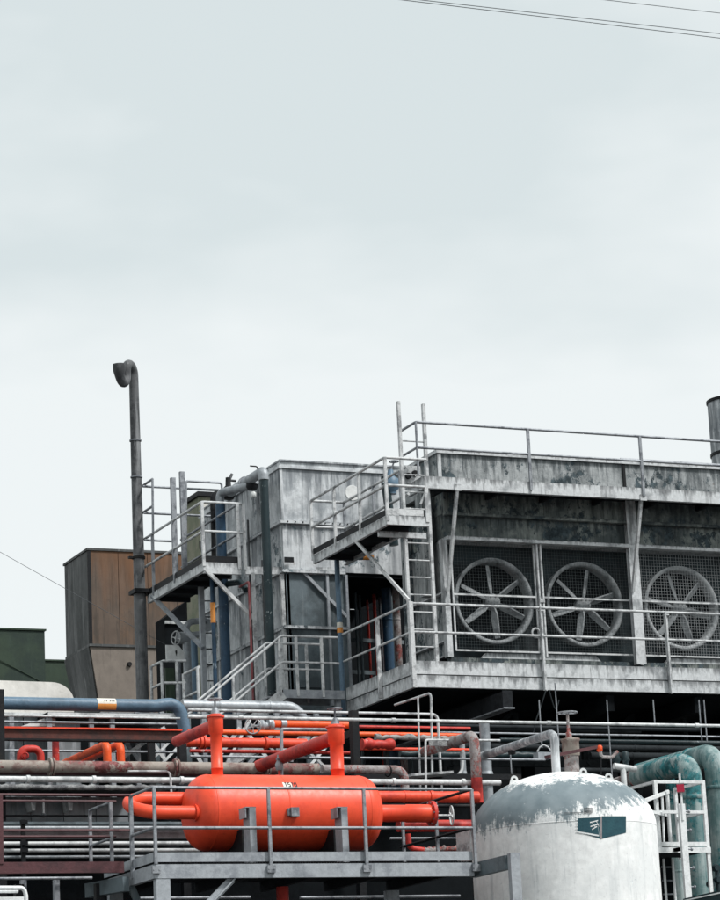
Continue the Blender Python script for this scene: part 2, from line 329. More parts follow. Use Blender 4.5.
def handwheel(root, c, axis, R, mat, spokes=4, tube_r=.014):
    c = V(c); ax = V(axis).normalized(); u = Z_ if abs(ax.z) < .9 else X_
    a = ax.cross(u).normalized(); b = ax.cross(a)
    mb = MB().ring(c, ax, R, tube_r, 24, 6)
    for i in range(spokes):
        th = math.pi*2*i/spokes+.3; mb.bar(c, c+(a*math.cos(th)+b*math.sin(th))*R, tube_r*1.3, tube_r*1.3, ax)
    mb.lathe(c-ax*.02, ax, [(0, .03), (.05, .03)], 10)
    return part('handwheel', mb, mat, root)
def pipe(name, label, mat, pts, r, R=None, cat='pipe', n=14, flanges=(), group=None, fl_mat=None):
    pts = [V(p) for p in pts]; R = R if R is not None else r*2.6
    if not flanges:
        mb = MB().bend(pts, r, R, n)
        for a, c in zip(pts, pts[1:]):
            d = c-a; k = int(d.length/1.15)
            for i in range(1, k+1):
                if r > .03 and d.length > 1.3: mb.lathe(lerp(a, c, (i-.35)/k)-d.normalized()*.02, d, [(0, r*1.005), (.006, r*1.07), (.034, r*1.07), (.04, r*1.005)], n, cap=False)
        return solo(name, mb, mat, label, cat, group)
    t = thing(name, label, cat, pts[0], group)
    part('pipe_run', MB().bend(pts, r, R, n), mat, t)
    for (c, ax, k, w) in flanges: part('flange', MB().lathe(V(c)-V(ax)*w/2, ax, [(0, r*k), (w, r*k)], 18), fl_mat or mat, t)
    return t
def hx(xa, xb, y, Y, yr=None):
    """two points of a level line along the plant's long axis, seen at pixel height y at pixel xr"""
    xr = (xa+xb)/2 if yr is None else yr
    z = A(xr, y, Y=Y).z
    return V((A(xa, y, Y=Y).x, Y, z)), V((A(xb, y, Y=Y).x, Y, z))

# ================================================================== SETTING
g = MB().add([(-900, -900, 0), (900, -900, 0), (900, 900, 0), (-900, 900, 0)], [(0, 1, 2, 3)])
o = solo('ground', g, 'ground', 'grey concrete yard under the plant', None, kind='structure')

# ================================================================== FAN COOLER
YE, YW = 44.82, 45.6                      # outer edge of its walkways, face of its casing
XC = A(446, 540, Y=YW).x; XR = 33.0       # left front corner, far end outside the picture
zf = lambda y, x=455, Y=YW: A(x, y, Y=Y).z
ZB, ZFL, ZTOP = zf(655), zf(540), zf(450, 439)
YBK = 47.3
cool = thing('fan_cooler', 'long weathered grey fan cooler with three big fans behind wire mesh', 'cooler', (XC, YW, 0))
# parapet on top
xp = A(437, 452, Y=YW).x
part('parapet', MB().box(xp, XR, YW, YBK, zf(488), ZTOP-.07), 'peel', cool)
part('coping', MB().box(xp-.04, XR, YW-.05, YBK+.05, ZTOP-.065, ZTOP), 'beam', cool)
# pipe lying on the coping
part('coping_pipe', MB().tube([V((A(620, 461, Y=YW).x, YW-.02, ZTOP+.03)), V((XR, YW-.02, ZTOP+.03))], .028, 8), 'galv', cool)
part('parapet_rib', MB().box(A(622, 470, Y=YW).x, A(624.5, 470, Y=YW).x, YW-.03, YW-.003, zf(488), ZTOP-.07), 'black', cool)
part('parapet_rib', MB().box(xp-.01, xp+.06, YW-.03, YW-.003, zf(488), ZTOP-.07), 'beam', cool)
# header box: two stacked girders with flanges
zh = [zf(491), zf(513), zf(516), ZFL]
part('header_girder', MB().box(XC, XR, YW, YBK, zh[1], zh[0]), 'header', cool)
part('header_girder', MB().box(XC, XR, YW+.02, YBK, zh[3]+.05, zh[1]-.003), 'header', cool)
part('girder_flange', MB().box(XC-.03, XR, YW-.1, YW+.015, zh[1]-.06, zh[1]-.003), 'header', cool)
part('sill_flange', MB().box(XC-.03, XR, YW-.14, YW+.3, ZFL-.02, ZFL+.047), 'beam', cool)
# left flank, in flanged panels
zz = [ZB, zf(640), zf(592), ZFL+.045]
for i in range(3):
    part('side_panel', MB().box(XC-.02, XC+.03, YW+.06, YBK-.05, zz[i]+.02, zz[i+1]-.02), 'peel', cool)
    part('side_flange', MB().box(XC-.11, XC+.03, YW+.05, YBK, zz[i]-.018, zz[i]+.018), 'beam', cool)
part('corner_post', MB().box(XC-.13, XC-.022, YW-.09, YW+.055, ZB-.05, ZFL-.022), 'beam', cool)
part('side_stiffener', MB().box(XC-.16, XC-.025, YBK-.2, YBK, ZB, zf(490)), 'peel', cool)
part('side_stiffener', MB().box(XC-.3, XC-.1, YW+.35, YW+.65, zf(592), zf(490)), 'peel', cool)
# fan chamber
YF = YW+.32
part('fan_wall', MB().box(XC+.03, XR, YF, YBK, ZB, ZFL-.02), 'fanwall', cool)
zc = A(582, 605, Y=YW+.15).z
fans = [A(492.5, 603, Y=YW+.15).x, A(583, 605, Y=YW+.15).x, A(679.5, 607, Y=YW+.15).x]
fans.append(fans[2]*2-fans[1])
RF = .775
bays = [XC+.05, A(538.5, 600, Y=YW).x, A(633, 600, Y=YW).x, A(728, 600, Y=YW).x, A(822, 600, Y=YW).x]
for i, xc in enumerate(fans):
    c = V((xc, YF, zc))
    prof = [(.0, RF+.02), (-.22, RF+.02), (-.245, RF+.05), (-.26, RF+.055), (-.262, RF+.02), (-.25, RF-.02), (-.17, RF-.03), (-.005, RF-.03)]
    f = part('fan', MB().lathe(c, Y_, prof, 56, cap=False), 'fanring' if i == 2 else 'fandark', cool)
    part('throat_shade', MB().lathe(c+V((0, -.012, 0)), Y_, [(0, RF-.02), (.008, RF-.02)], 40), 'void', f)  # near-black disc painted in for the shade inside the fan opening
    hubm = MB().lathe(c+V((0, -.2, 0)), Y_, [(-.03, .05), (-.02, .1), (0, .15), (.1, .16), (.13, .13), (.19, .13)], 18)
    for k in range(6):
        a_ = k*math.pi/3; hubm.lathe(c+V((math.cos(a_)*.1, -.235, math.sin(a_)*.1)), Y_, [(0, .014), (.03, .014)], 6)
    part('hub', hubm, 'blade', f)
    ph = [.12, -.18, .32, .0][i]
    for k in range(6):
        th = ph + k*math.pi/3 + .5
        d = V((math.cos(th), 0, math.sin(th))); tn = V((-math.sin(th), 0, math.cos(th)))
        q = []
        for (rr, ch, tw, tk) in ((.12, .09, 1.0, .03), (.26, .15, .75, .02), (.5, .13, .6, .016), (.70, .1, .5, .01)):
            cdir = tn*math.cos(tw) - Y_*math.sin(tw); nrm = tn*math.sin(tw) + Y_*math.cos(tw)
            p0 = c + V((0, -.17, 0)) + d*rr
            q.append([p0-cdir*ch*.5-nrm*tk*.3, p0+cdir*ch*.35-nrm*tk, p0+cdir*ch*.5+nrm*tk*.1, p0+cdir*ch*.35+nrm*tk*.8])
        vs = [p for s_ in q for p in s_]; fs = []
        for s_ in range(3):
            for j in range(4): fs.append((s_*4+j, s_*4+(j+1) % 4, (s_+1)*4+(j+1) % 4, (s_+1)*4+j))
        fs += [(3, 2, 1, 0), (12, 13, 14, 15)]
        part('blade', MB().add(vs, fs, False), 'blade', f)
    # fan motor bracket bars behind, lower edge
# wire guards, one per bay
zg0, zg1 = zf(650), ZFL-.03
for i in range(4):
    xa, xb = bays[i]+.06, bays[i+1]-.06
    w = MB(); wr = .0026 if i >= 2 else .0014; n = int((xb-xa)/.06)
    for k in range(n+1):
        x = lerp(xa, xb, k/n); jig = random.uniform(-.006, .006)+.012*math.sin(k*.37+i)
        w.bar((x+jig, YW+.03, zg0), (x+jig*.3, YW+.03, zg1), wr*2, wr*2)
    n = int((zg1-zg0)/.06)
    for k in range(n+1):
        z = lerp(zg0, zg1, k/n); w.bar((xa, YW+.039, z), (xb, YW+.039, z+random.uniform(-.004, .004)), wr*2, wr*2)
    part('wire_guard', w, 'wirepale' if i >= 2 else 'wire', cool, kind='stuff')
    fr = MB()
    for z in (zg0, zf(594)): fr.bar((xa-.03, YW+.01, z), (xb+.03, YW+.01, z), .03, .032)
    for x in (xa-.02, xb+.02): fr.bar((x, YW+.012, zg0), (x, YW+.012, zg1), .03, .03)
    part('guard_frame', fr, 'palerail', cool)
    # trapezoid cross beam under the guard
for xa, xb in ((487, 596), (670, 775)):
    pa, pb = A(xa, 653, Y=YW+.05), A(xb, 653, Y=YW+.05); z1, z0 = zf(651.5), zf(658)
    part('cross_beam', MB().prism([(pa.x, YW+.05, z1), (pb.x, YW+.05, z1), (pb.x+.17, YW+.05, z0-.06), (pb.x+.06, YW+.05, z0-.06), (pb.x-.02, YW+.05, z0), (pa.x+.02, YW+.05, z0), (pa.x-.06, YW+.05, z0-.06), (pa.x-.2, YW+.05, z0-.06)], (0, .12, 0)), 'beam', cool)
# little pulley rings beside the fans
for px, py in ((536, 633), (727, 634)):
    c = A(px, py, Y=YW-.02); part('hose_ring', MB().ring(c, Y_, .085, .022, 20, 6), 'fanring', cool)
# columns and bay dividers
for px0, px1, mat in ((627.5, 637, 'peel'), (812, 821, 'peel')):
    xa, xb = A(px0, 560, Y=YW-.05).x, A(px1, 560, Y=YW-.05).x
    cm = MB().box(xa, xb, YW-.13, YW-.117, ZB-.1, zf(492)).box(xa+.07, xa+.09, YW-.114, YW-.03, ZB-.1, zf(492)).box(xa, xb, YW-.027, YW-.012, ZB-.1, zf(492))
    part('column', cm, 'beam', cool)
for px in (538.5, 726):
    xa = A(px, 560, Y=YW-.03).x
    part('bay_divider', MB().box(xa-.05, xa-.02, YW-.06, YW-.005, ZB, ZFL-.022).box(xa+.03, xa+.06, YW-.06, YW-.005, ZB, ZFL-.022).box(xa-.05, xa+.06, YW-.075, YW-.063, zf(600), zf(596)), 'palerail', cool)
# bottom frame and underside
part('base_beam', MB().channel((XC-.1, YW+.0, ZB-.17), (XR, YW+.0, ZB-.17), .25, .1), 'header', cool)
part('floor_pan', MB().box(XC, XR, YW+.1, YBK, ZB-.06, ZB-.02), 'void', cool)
for px in (500, 612, 700, 790):
    x = A(px, 690, Y=YE).x; part('floor_beam', MB().bar((x, YE+.1, 9.25), (x, 51.5, 9.25), .16, .3), 'void', cool)
for x, y in ((XC+.1, 46.8), (26.2, 46.8), (31.5, 46.8), (XC+.1, 51), (26.2, 51), (31.5, 51)):
    part('leg', MB().box(x-.12, x+.12, y-.12, y+.12, 0, 9.1), 'void', cool)
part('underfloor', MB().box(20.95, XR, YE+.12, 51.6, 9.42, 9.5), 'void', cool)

# ------------------------------------------------------------------ upper walkway
zu1 = A(427, 476, Y=YE).z; zu0 = A(427, 488, Y=YE).z
xu = A(424, 480, Y=YE).x
uw = thing('upper_walkway', 'high walkway with pale fascia and two pipe handrails above the fans', 'walkway', (xu, YE, zu0))
part('fascia', MB().channel((xu, YE, (zu0+zu1)/2), (XR, YE, (zu0+zu1)/2), zu1-zu0, .08, side=1), 'beam', uw)
part('end_fascia', MB().channel((xu, YW-.02, (zu0+zu1)/2), (xu, YE+.01, (zu0+zu1)/2), zu1-zu0, .06), 'beam', uw)
part('deck', MB().box(xu+.08, XR, YE+.1, YW-.01, zu1-.1, zu1-.06), 'underside', uw)
for i in range(9):
    x = xu+.5+i*1.15; part('joist', MB().box(x-.03, x+.03, YE+.1, YW-.01, zu0+.02, zu1-.105), 'underside', uw)
rp = [A(414, 421, Y=YE+.05).x, A(527, 430, Y=YE).x, A(639, 437, Y=YE).x, A(752, 445, Y=YE).x, A(865, 450, Y=YE).x]
ht = A(527.5, 429.5, Y=YE).z-zu1
for x in rp[1:]: part('post', MB().bar((x, YE-.02, zu0+.06), (x, YE-.02, zu1+ht), .05, .045), 'galv', uw)
p0 = V((rp[0], YE-.02, zu1+ht))
part('post', MB().tube([p0-Z_*ht, p0], .024, 8), 'galv', uw)
part('top_rail', MB().bend([V((rp[0], YE+.62, zu1+ht)), p0, V((XR, YE-.02, zu1+ht))], .026, .05, 8), 'galv', uw)
part('mid_rail', MB().bend([V((rp[0], YE+.62, zu1+ht*.52)), p0-Z_*(ht*.48), V((XR, YE-.02, zu1+ht*.52))], .024, .05, 8), 'galv', uw)
for px in (457, 642, 828):
    a = A(px, 491, Y=YE+.02); part('knee_brace', MB().bar(a+Z_*.02, V((a.x, YW-.13, A(px-8, 592, Y=YW-.1).z)), .07, .05, X_), 'palerail', uw)
    part('brace_plate', MB().box(a.x-.07, a.x+.07, YE-.02, YE-.009, zu0-.02, zu0+.1), 'beam', uw)

# ------------------------------------------------------------------ lower walkway
zl1 = A(540, 664, Y=YE).z; zl0 = A(540, 690, Y=YE).z
xl = A(413, 665, Y=YE).x; YL = 47.9
lw = thing('lower_walkway', 'pale steel walkway running under the fans, wrapping round to the left', 'walkway', (xl, YE, zl0))
zm = (zl0*0.52+zl1*.48)
for (za, zb) in ((zl0, zm-.012), (zm+.012, zl1)):
    part('fascia', MB().channel((xl, YE-(.02 if za == zl0 else 0), (za+zb)/2), (XR, YE-(.02 if za == zl0 else 0), (za+zb)/2), zb-za, .07), 'beam', lw)
    n = 3
    for k in range(n):
        ya, yb = lerp(YE+.03, YL, k/n)+.008, lerp(YE+.03, YL, (k+1)/n)-.008
        part('side_fascia', MB().channel((xl, yb, (za+zb)/2), (xl, ya, (za+zb)/2), zb-za, .06), 'beam', lw)
part('deck', MB().box(xl+.08, XR, YE+.09, YW-.15, zl1-.14, zl1-.1).box(xl+.08, XC-.2, YW-.147, YL, zl1-.14, zl1-.1), 'underside', lw)
for i in range(10):
    x = xl+.4+i*1.15; part('joist', MB().box(x-.03, x+.03, YE+.1, YW-.2, zl0+.02, zl1-.145), 'underside', lw)
zr, zmr = A(411, 604, Y=YE).z, A(411, 632.5, Y=YE).z
for px in (541, 666, 792, 917):
    x = A(px, 640, Y=YE).x
    part('post', MB().bar((x, YE-.05, zl0-.02), (x, YE-.05, zr+.01), .075, .012).bar((x-.033, YE-.09, zl0-.02), (x-.033, YE-.09, zr+.01), .012, .07), 'palerail', lw)
    part('clamp', MB().box(x-.05, x+.05, YE-.1, YE-.02, zr-.04, zr-.06), 'palerail', lw)
cp = A(411, 600, Y=YE-.02)
part('corner_post', MB().bar((xl-.02, YE-.05, zl0-.02), (xl-.02, YE-.05, zr+.03), .08, .09), 'palerail', lw)
yl = YL
part('top_rail', MB().bend([(xl-.02, yl, zr), (xl-.02, YE-.06, zr), (XR, YE-.06, zr)], .026, .04, 8), 'palerail', lw)
part('mid_rail', MB().bend([(xl-.02, yl, zmr), (xl-.02, YE-.06, zmr), (XR, YE-.06, zmr)], .024, .04, 8), 'palerail', lw)
for t in (.45,):
    part('post', MB().bar((xl-.05, lerp(YE, yl, t), zl0+.02), (xl-.05, lerp(YE, yl, t), zr), .07, .05), 'palerail', lw)
# ------------------------------------------------------------------ cat ladder
lx0, lx1, ly = 20.89, 21.40, 44.98
cl = thing('cat_ladder', 'tall grey cat ladder rising past both walkways at the cooler corner', 'ladder', ((lx0+lx1)/2, ly, zl1))
for x, z in ((lx0, 14.86), (lx1, 14.84)): part('stile', MB().box(x-.028, x+.028, ly-.035, ly+.035, zl1-.3, z), 'palerail', cl)
z = A(424, 647, Y=ly).z
while z < 14.2:
    part('rung', MB().tube([(lx0+.02, ly, z), (lx1-.02, ly, z)], .015, 8), 'palerail', cl); z += .3235
# ------------------------------------------------------------------ mid landing by the ladder
YJ = 44.4; XJ0, XJ1, XJ2 = 20.29, 20.99, 21.12; YJB = 47.95; ZJ = 12.53
jl = thing('corner_landing', 'railed steel landing stepping out in front of the pale casing', 'platform', (XJ0, YJ, ZJ))
part('side_fascia', MB().channel((XJ0, YJB, ZJ-.09), (XJ0, YJ+.01, ZJ-.09), .17, .05), 'beam', jl)
part('front_fascia', MB().channel((XJ0-.02, YJ, ZJ-.09), (XJ2, YJ, ZJ-.09), .17, .05), 'beam', jl)
part('deck', MB().box(XJ0+.06, XJ1, YJ+.07, YJB, ZJ-.08, ZJ-.04), 'underside', jl)
part('toe_plate', MB().box(XJ0+.0, XJ2-.1, YJ+.01, YJ+.018, ZJ+.01, ZJ+.13), 'palerail', jl)
part('toe_plate', MB().box(XJ0+.0, XJ0+.008, YJ+.03, YJB, ZJ+.01, ZJ+.12), 'black', jl)
part('side_fascia', MB().channel((XJ1, YJ+.9, ZJ-.09), (XJ1, YJB, ZJ-.09), .17, .05), 'beam', jl)
for k in range(4): part('joist', MB().box(XJ0+.06, XJ1-.06, YJ+.5+k*.85, YJ+.58+k*.85, ZJ-.17, ZJ-.085), 'underside', jl)
HJ = 1.08
for t in (0, .345, .68, 1): part('post', MB().bar((XJ0, lerp(YJ, YJB, t), ZJ-.1), (XJ0, lerp(YJ, YJB, t), ZJ+HJ), .055, .045), 'palerail', jl)
for t in (.25, .6, 1): part('post', MB().bar((XJ1, lerp(YJ, YJB, t), ZJ-.1), (XJ1, lerp(YJ, YJB, t), ZJ+HJ), .05, .04), 'galv', jl)
part('post', MB().bar((XJ2-.03, YJ, ZJ-.1), (XJ2-.03, YJ, ZJ+.58), .07, .05), 'palerail', jl)
for h_, nm in ((HJ, 'top_rail'), (.56, 'mid_rail')):
    part(nm, MB().bend([(XJ1, YJ+.55, ZJ+h_), (XJ1, YJB, ZJ+h_), (XJ0, YJB, ZJ+h_), (XJ0, YJ, ZJ+h_), (XJ2, YJ, ZJ+h_)], .027, .05, 8), 'palerail', jl)
part('rail_strut', MB().tube([(XJ1, YJ+.05, ZJ+.25), (XJ2, YJ, ZJ+.55)], .024, 8), 'palerail', jl)
b0 = V((XJ0+.0, YJ+1.45, ZJ-.17)); b1 = V((xl-.02, YE+.0, A(409, 600, Y=YE).z))
part('knee_brace', MB().bar(A(355, 540, X=XJ0), b1, .06, .05), 'palerail', jl)
part('carrier', MB().box(XJ0+.05, 21.3, 44.93, 44.99, ZJ-.28, ZJ-.175), 'beam', jl)
# ================================================================== PALE CASING (filter house) left of the cooler
YH = 49.0
XH = A(279.5, 462, Y=YH).x; XHR = A(415, 470, Y=YH).x; YHB = 53.6
zH = lambda y, x=284: A(x, y, Y=YH).z
ZHT, ZH1, ZH2, ZH3, ZH4 = zH(461), zH(522), zH(571), zH(627), zH(700)
ca = thing('sheet_casing', 'tall pale streaked sheet metal casing with bolted flanges beside the cooler', 'casing', (XH, YH, 0))
part('front_panel', MB().box(XH+.01, XHR, YH, YHB, ZH1+.02, ZHT-.16), 'casing', ca)
part('front_panel', MB().box(XH+.01, XHR, YH+.01, YHB, ZH2+.02, ZH1-.02), 'casing', ca)
xlow = A(346, 600, Y=YH).x
part('front_panel', MB().box(XH+.01, xlow, YH+.03, YHB, ZH3+.02, ZH2-.02), 'casing_low', ca, label='lower casing panel with overhang shade painted into its blue-grey')
part('front_panel', MB().box(XH+.01, xlow, YH+.03, YHB, ZH4-.2, ZH3-.02), 'casing_low', ca, label='bottom casing panel with overhang shade painted into its blue-grey')
for za_, zb_ in ((ZH3+.03, ZH2-.03), (ZH4-.2, ZH3-.03)): part('side_panel', MB().box(XH-.012, XH+.006, YH+.032, YHB, za_, zb_), 'casing', ca)
part('top_cap', MB().box(XH-.03, XHR, YH-.04, YHB, ZHT-.155, ZHT-.1).box(XH, XHR, YH-.015, YHB, ZHT-.097, ZHT-.012).box(XH-.02, XHR, YH-.05, YHB, ZHT-.01, ZHT+.02), 'casing', ca)
for z in (ZH1, ZH2, ZH3):
    part('flange', MB().box(XH-.05, XHR if z > ZH2 else xlow, YH-.06, YH+.005, z-.03, z+.03).box(XH-.06, XH+.005, YH+.008, YHB, z-.03, z+.03), 'casing', ca)
    bt = MB()
    for k in range(12):
        x = XH+.1+k*.16
        if z > ZH2: bt.lathe((x, YH-.075, z), Y_, [(0, .014), (.014, .014)], 6)
    if bt.v: part('bolt_row', bt, 'black', ca, kind='stuff')
for y in (YH+1.2, YH+2.4, YH+3.6):
    part('side_rib', MB().box(XH-.05, XH+.005, y-.025, y+.025, ZH4, ZH1-.032).box(XH-.05, XH+.005, y-.025, y+.025, ZH1+.032, ZHT-.16), 'casing', ca)
part('corner_angle', MB().box(XH-.012, XH+.05, YH-.016, YH-.002, ZH1+.033, ZHT-.16), 'casing', ca)
c = A(352.5, 493, Y=YH); part('round_patch', MB().lathe(c-Y_*.012, Y_, [(0, .155), (.01, .16)], 28), 'offwhite', ca)
for px in (328, 347):
    x = A(px, 600, Y=YH).x; part('edge_bar', MB().box(x-.025, x+.025, YH-.03, YH+.02, ZH4-.1, ZH2-.035), 'steelgrey', ca)
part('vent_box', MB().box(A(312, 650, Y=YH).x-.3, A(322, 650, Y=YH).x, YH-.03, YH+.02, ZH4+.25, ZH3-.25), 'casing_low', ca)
part('leg', MB().box(XH+.1, XH+.35, YH+.2, YH+.45, 0, ZH4-.21).box(XHR-1.2, XHR-.95, YH+.2, YH+.45, 0, ZH4-.21).box(XH+.1, XH+.35, YHB-.5, YHB-.25, 0, ZH4-.21), 'void', ca)
# dark recess between casing and cooler
rc = thing('recess_wall', 'near-black wall with painted-in shade deep between the casing and the cooler', 'wall', (24, 53, 0))
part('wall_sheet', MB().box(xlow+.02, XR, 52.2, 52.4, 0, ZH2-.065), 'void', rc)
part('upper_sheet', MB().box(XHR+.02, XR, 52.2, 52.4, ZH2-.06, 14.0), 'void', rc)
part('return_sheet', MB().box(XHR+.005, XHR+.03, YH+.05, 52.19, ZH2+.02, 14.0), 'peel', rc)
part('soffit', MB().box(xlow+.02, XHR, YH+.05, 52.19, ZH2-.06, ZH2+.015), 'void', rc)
part('inner_ladder', MB().box(*[v for v in (22.15, 22.19, 51.5, 51.55, 9.5, 12.3)]).box(22.5, 22.54, 51.5, 51.55, 9.5, 12.3), 'steelgrey', rc)
for k in range(9): part('rung', MB().tube([(22.19, 51.52, 9.7+k*.3), (22.5, 51.52, 9.7+k*.3)], .015, 6), 'steelgrey', rc)

for k, px in enumerate((356, 364, 383, 396, 404)): x = A(px, 600, Y=50.3).x; part('wall_rib', MB().box(x-.02, x+.02, 50.3+.2*(k % 2), 50.36+.2*(k % 2), 0, ZH2-.1), 'casing_low', rc)
for y_ in (588, 640, 672): part('wall_girt', MB().bar(A(350, y_, Y=50.9), A(412, y_+3, Y=50.9), .06, .08), 'casing_low', rc)
# ================================================================== LEFT ACCESS PLATFORM
YG, YGB = 49.2, 52.55; XG0 = A(204, 565, Y=YG).x; XG1 = A(241, 569, Y=YG).x
ZG = A(204, 563, Y=YG).z
gp = thing('access_platform', 'railed access platform between the tall stack and the pale casing', 'platform', (XG0, YG, ZG))
part('side_fascia', MB().channel((XG0, YGB, ZG-.07), (XG0, YG+.01, ZG-.07), .16, .06), 'beam', gp)
part('front_fascia', MB().channel((XG0-.01, YG, ZG-.09), (XG1, YG, ZG-.09), .22, .06), 'beam', gp)
part('deck', MB().box(XG0+.07, XG1, YG+.08, YGB, ZG-.09, ZG-.04), 'underside', gp)
for k in range(4): part('joist', MB().box(XG0+.07, XG1, YG+.5+k*.8, YG+.58+k*.8, ZG-.18, ZG-.095), 'underside', gp)
part('toe_plate', MB().box(XG0, XG0+.008, YG+.02, YGB, ZG+.015, ZG+.14).box(XG0+.01, XG1, YG+.002, YG+.01, ZG+.025, ZG+.15), 'black', gp)
HG = A(204, 502, Y=YG).z-ZG
for t in (0, .5, .88): part('post', MB().bar((XG0, lerp(YG, YGB, t), ZG-.06), (XG0, lerp(YG, YGB, t), ZG+HG), .055, .045), 'galv' if t else 'palerail', gp)
for x in (XG1-.03, XG1+.09): part('post', MB().bar((x, YG, ZG-.1), (x, YG, ZG+HG), .06, .05), 'palerail', gp)
for h_, nm in ((HG, 'top_rail'), (HG*.52, 'mid_rail')):
    part(nm, MB().bend([(XG0, YGB+.1, ZG+h_), (XG0, YG, ZG+h_), (XG1+.05, YG, ZG+h_)], .027, .05, 8), 'palerail', gp)
    part(nm, MB().tube([(XG1, YG, ZG+h_), (XG1, YGB, ZG+h_)], .025, 8), 'galv', gp)
# taller back railing and ladder stiles seen above the deck
for px, pt, pb in ((172.5, 478, 572), (181.5, 472, 568)):
    a = A(px, pt, Y=51.6); part('ladder_stile', MB().box(a.x-.05, a.x+.05, 51.55, 51.63, ZG-.1, a.z), 'galv', gp)
za, zb2, zc2 = A(165, 487.5, Y=52.3).z, A(165, 514, Y=52.3).z, A(165, 541, Y=52.3).z
xa, xb = A(143, 488, Y=52.3).x, A(222, 489, Y=52.3).x
for z, nm in ((za, 'back_top_rail'), (zb2, 'back_mid_rail'), (zc2, 'back_low_rail')):
    part(nm, MB().tube([(xa, 52.3, z), (xb if z > zc2 else A(175, 541, Y=52.3).x, 52.3, z)], .025, 8), 'galv', gp)
x = A(152, 500, Y=52.9).x
part('return_post', MB().tube([A(152.5, 479, Y=52.0), A(153, 533, Y=52.0)], .026, 8), 'galv', gp)
part('return_rail', MB().tube([A(152.5, 479, Y=52.0), A(152.5, 479, Y=52.0)+V((0, 1.1, -.0))], .026, 8), 'galv', gp)
part('return_rail', MB().tube([A(152.8, 506, Y=52.0), A(152.8, 506, Y=52.0)+V((0, 1.1, -.0))], .026, 8), 'galv', gp)
hp = [A(186, 560, Y=52.2), A(186, 481, Y=52.2), A(221.5, 483, Y=52.2), A(222, 490, Y=52.2)]
part('hoop_rail', MB().bend(hp, .026, .05, 8), 'galv', gp)
# bearers and braces
part('bearer', MB().channel((XG1+.1, YG+.02, ZG-.11), (XH+1.0, YG-.25+.02, ZG-.11), .15, .05), 'beam', gp)
part('knee_brace', MB().bar(A(205, 569, Y=YG), A(253, 618, Y=YG-.05), .07, .06, Y_), 'palerail', gp)
part('knee_brace', MB().bar(A(152, 596, X=XG0), A(203, 648, Y=50.8), .08, .06, Y_), 'steelgrey', gp)
part('hanger_post', MB().box(A(202, 620, Y=50.9).x-.05, A(202, 620, Y=50.9).x+.05, 50.85, 50.95, 7.5, ZG-.1), 'steelgrey', gp)
for px, w in ((253.5, .06), (283.2, .1), (288, .05)):
    a = A(px, 600, Y=YG-.12); part('support_post', MB().box(a.x-w/2, a.x+w/2, YG-.17, YG-.1, 0 if w > .05 else 9, ZG-.19), 'palerail', gp)
part('knee_brace', MB().bar(A(300, 569, Y=YG-.2), A(347, 617, Y=YG-.2), .06, .05, Y_), 'steelgrey', gp)
part('gusset', MB().box(A(285, 565, Y=YG-.3).x, A(294, 565, Y=YG-.3).x, YG-.3, YG-.27, zH(563), zH(558)), 'black', gp)

# ================================================================== TALL STACK
YS = 52.6
sx = A(138.6, 555, Y=YS).x
zS = lambda y: A(138, y, Y=YS).z
st = thing('vent_stack', 'tall sooty vent stack with a curled gooseneck outlet', 'stack', (sx, YS, 0))
ztop = zS(378)
rs = .118
part('shaft', MB().lathe((sx, YS, 0), Z_, [(0, rs+.01), (zS(592), rs+.01), (zS(591), rs), (ztop, rs-.02)], 20), 'stack', st)
Rg = .14; gn = []
ra = rs-.02
c1 = V((sx-.175, YS-.0, ztop+.04)); r1 = .175
for k in range(0, 13): th = math.pi*k/12; gn.append(c1+V((math.cos(th)*r1, 0, math.sin(th)*r1*1.15)))
c2 = V((sx-.35-.165, YS, ztop-.02)); r2 = .165
gn.append(V((sx-.35, YS, ztop)))
for k in range(1, 13): th = -math.pi*k/12; gn.append(c2+V((math.cos(th)*r2, 0, math.sin(th)*r2*1.3)))
gn.append(gn[-1]+V((-.01, 0, .14)))
gp2 = []
for p in gn:                                # the curl leans towards the yard
    k = sx-p.x; gp2.append(V((sx-k*.72, YS-k*.75, p.z)))
part('gooseneck', MB().tube([V((sx, YS, ztop-.02))]+gp2, [ra]*(len(gp2)-4)+[ra*1.0, ra*1.05, ra*1.15, ra*1.3, ra*1.3], 18, cap=False), 'stack', st)
part('bore', MB().lathe(gp2[-1]-Z_*.12, Z_, [(0, ra*1.1), (.01, ra*1.1)], 16), 'void', st)
for y in (441.5, 478): part('band', MB().lathe((sx, YS, zS(y)), Z_, [(0, rs+.008), (.03, rs+.008)], 20), 'galv', st)
part('clamp', MB().lathe((sx, YS, zS(559)), Z_, [(0, rs+.02), (.05, rs+.02)], 20).box(sx-.22, sx-.1, YS-.04, YS+.04, zS(559), zS(559)+.05), 'black', st)
part('bracket', MB().box(sx-.17, sx+.32, YS-.2, YS+.2, zS(594), zS(590)), 'black', st)

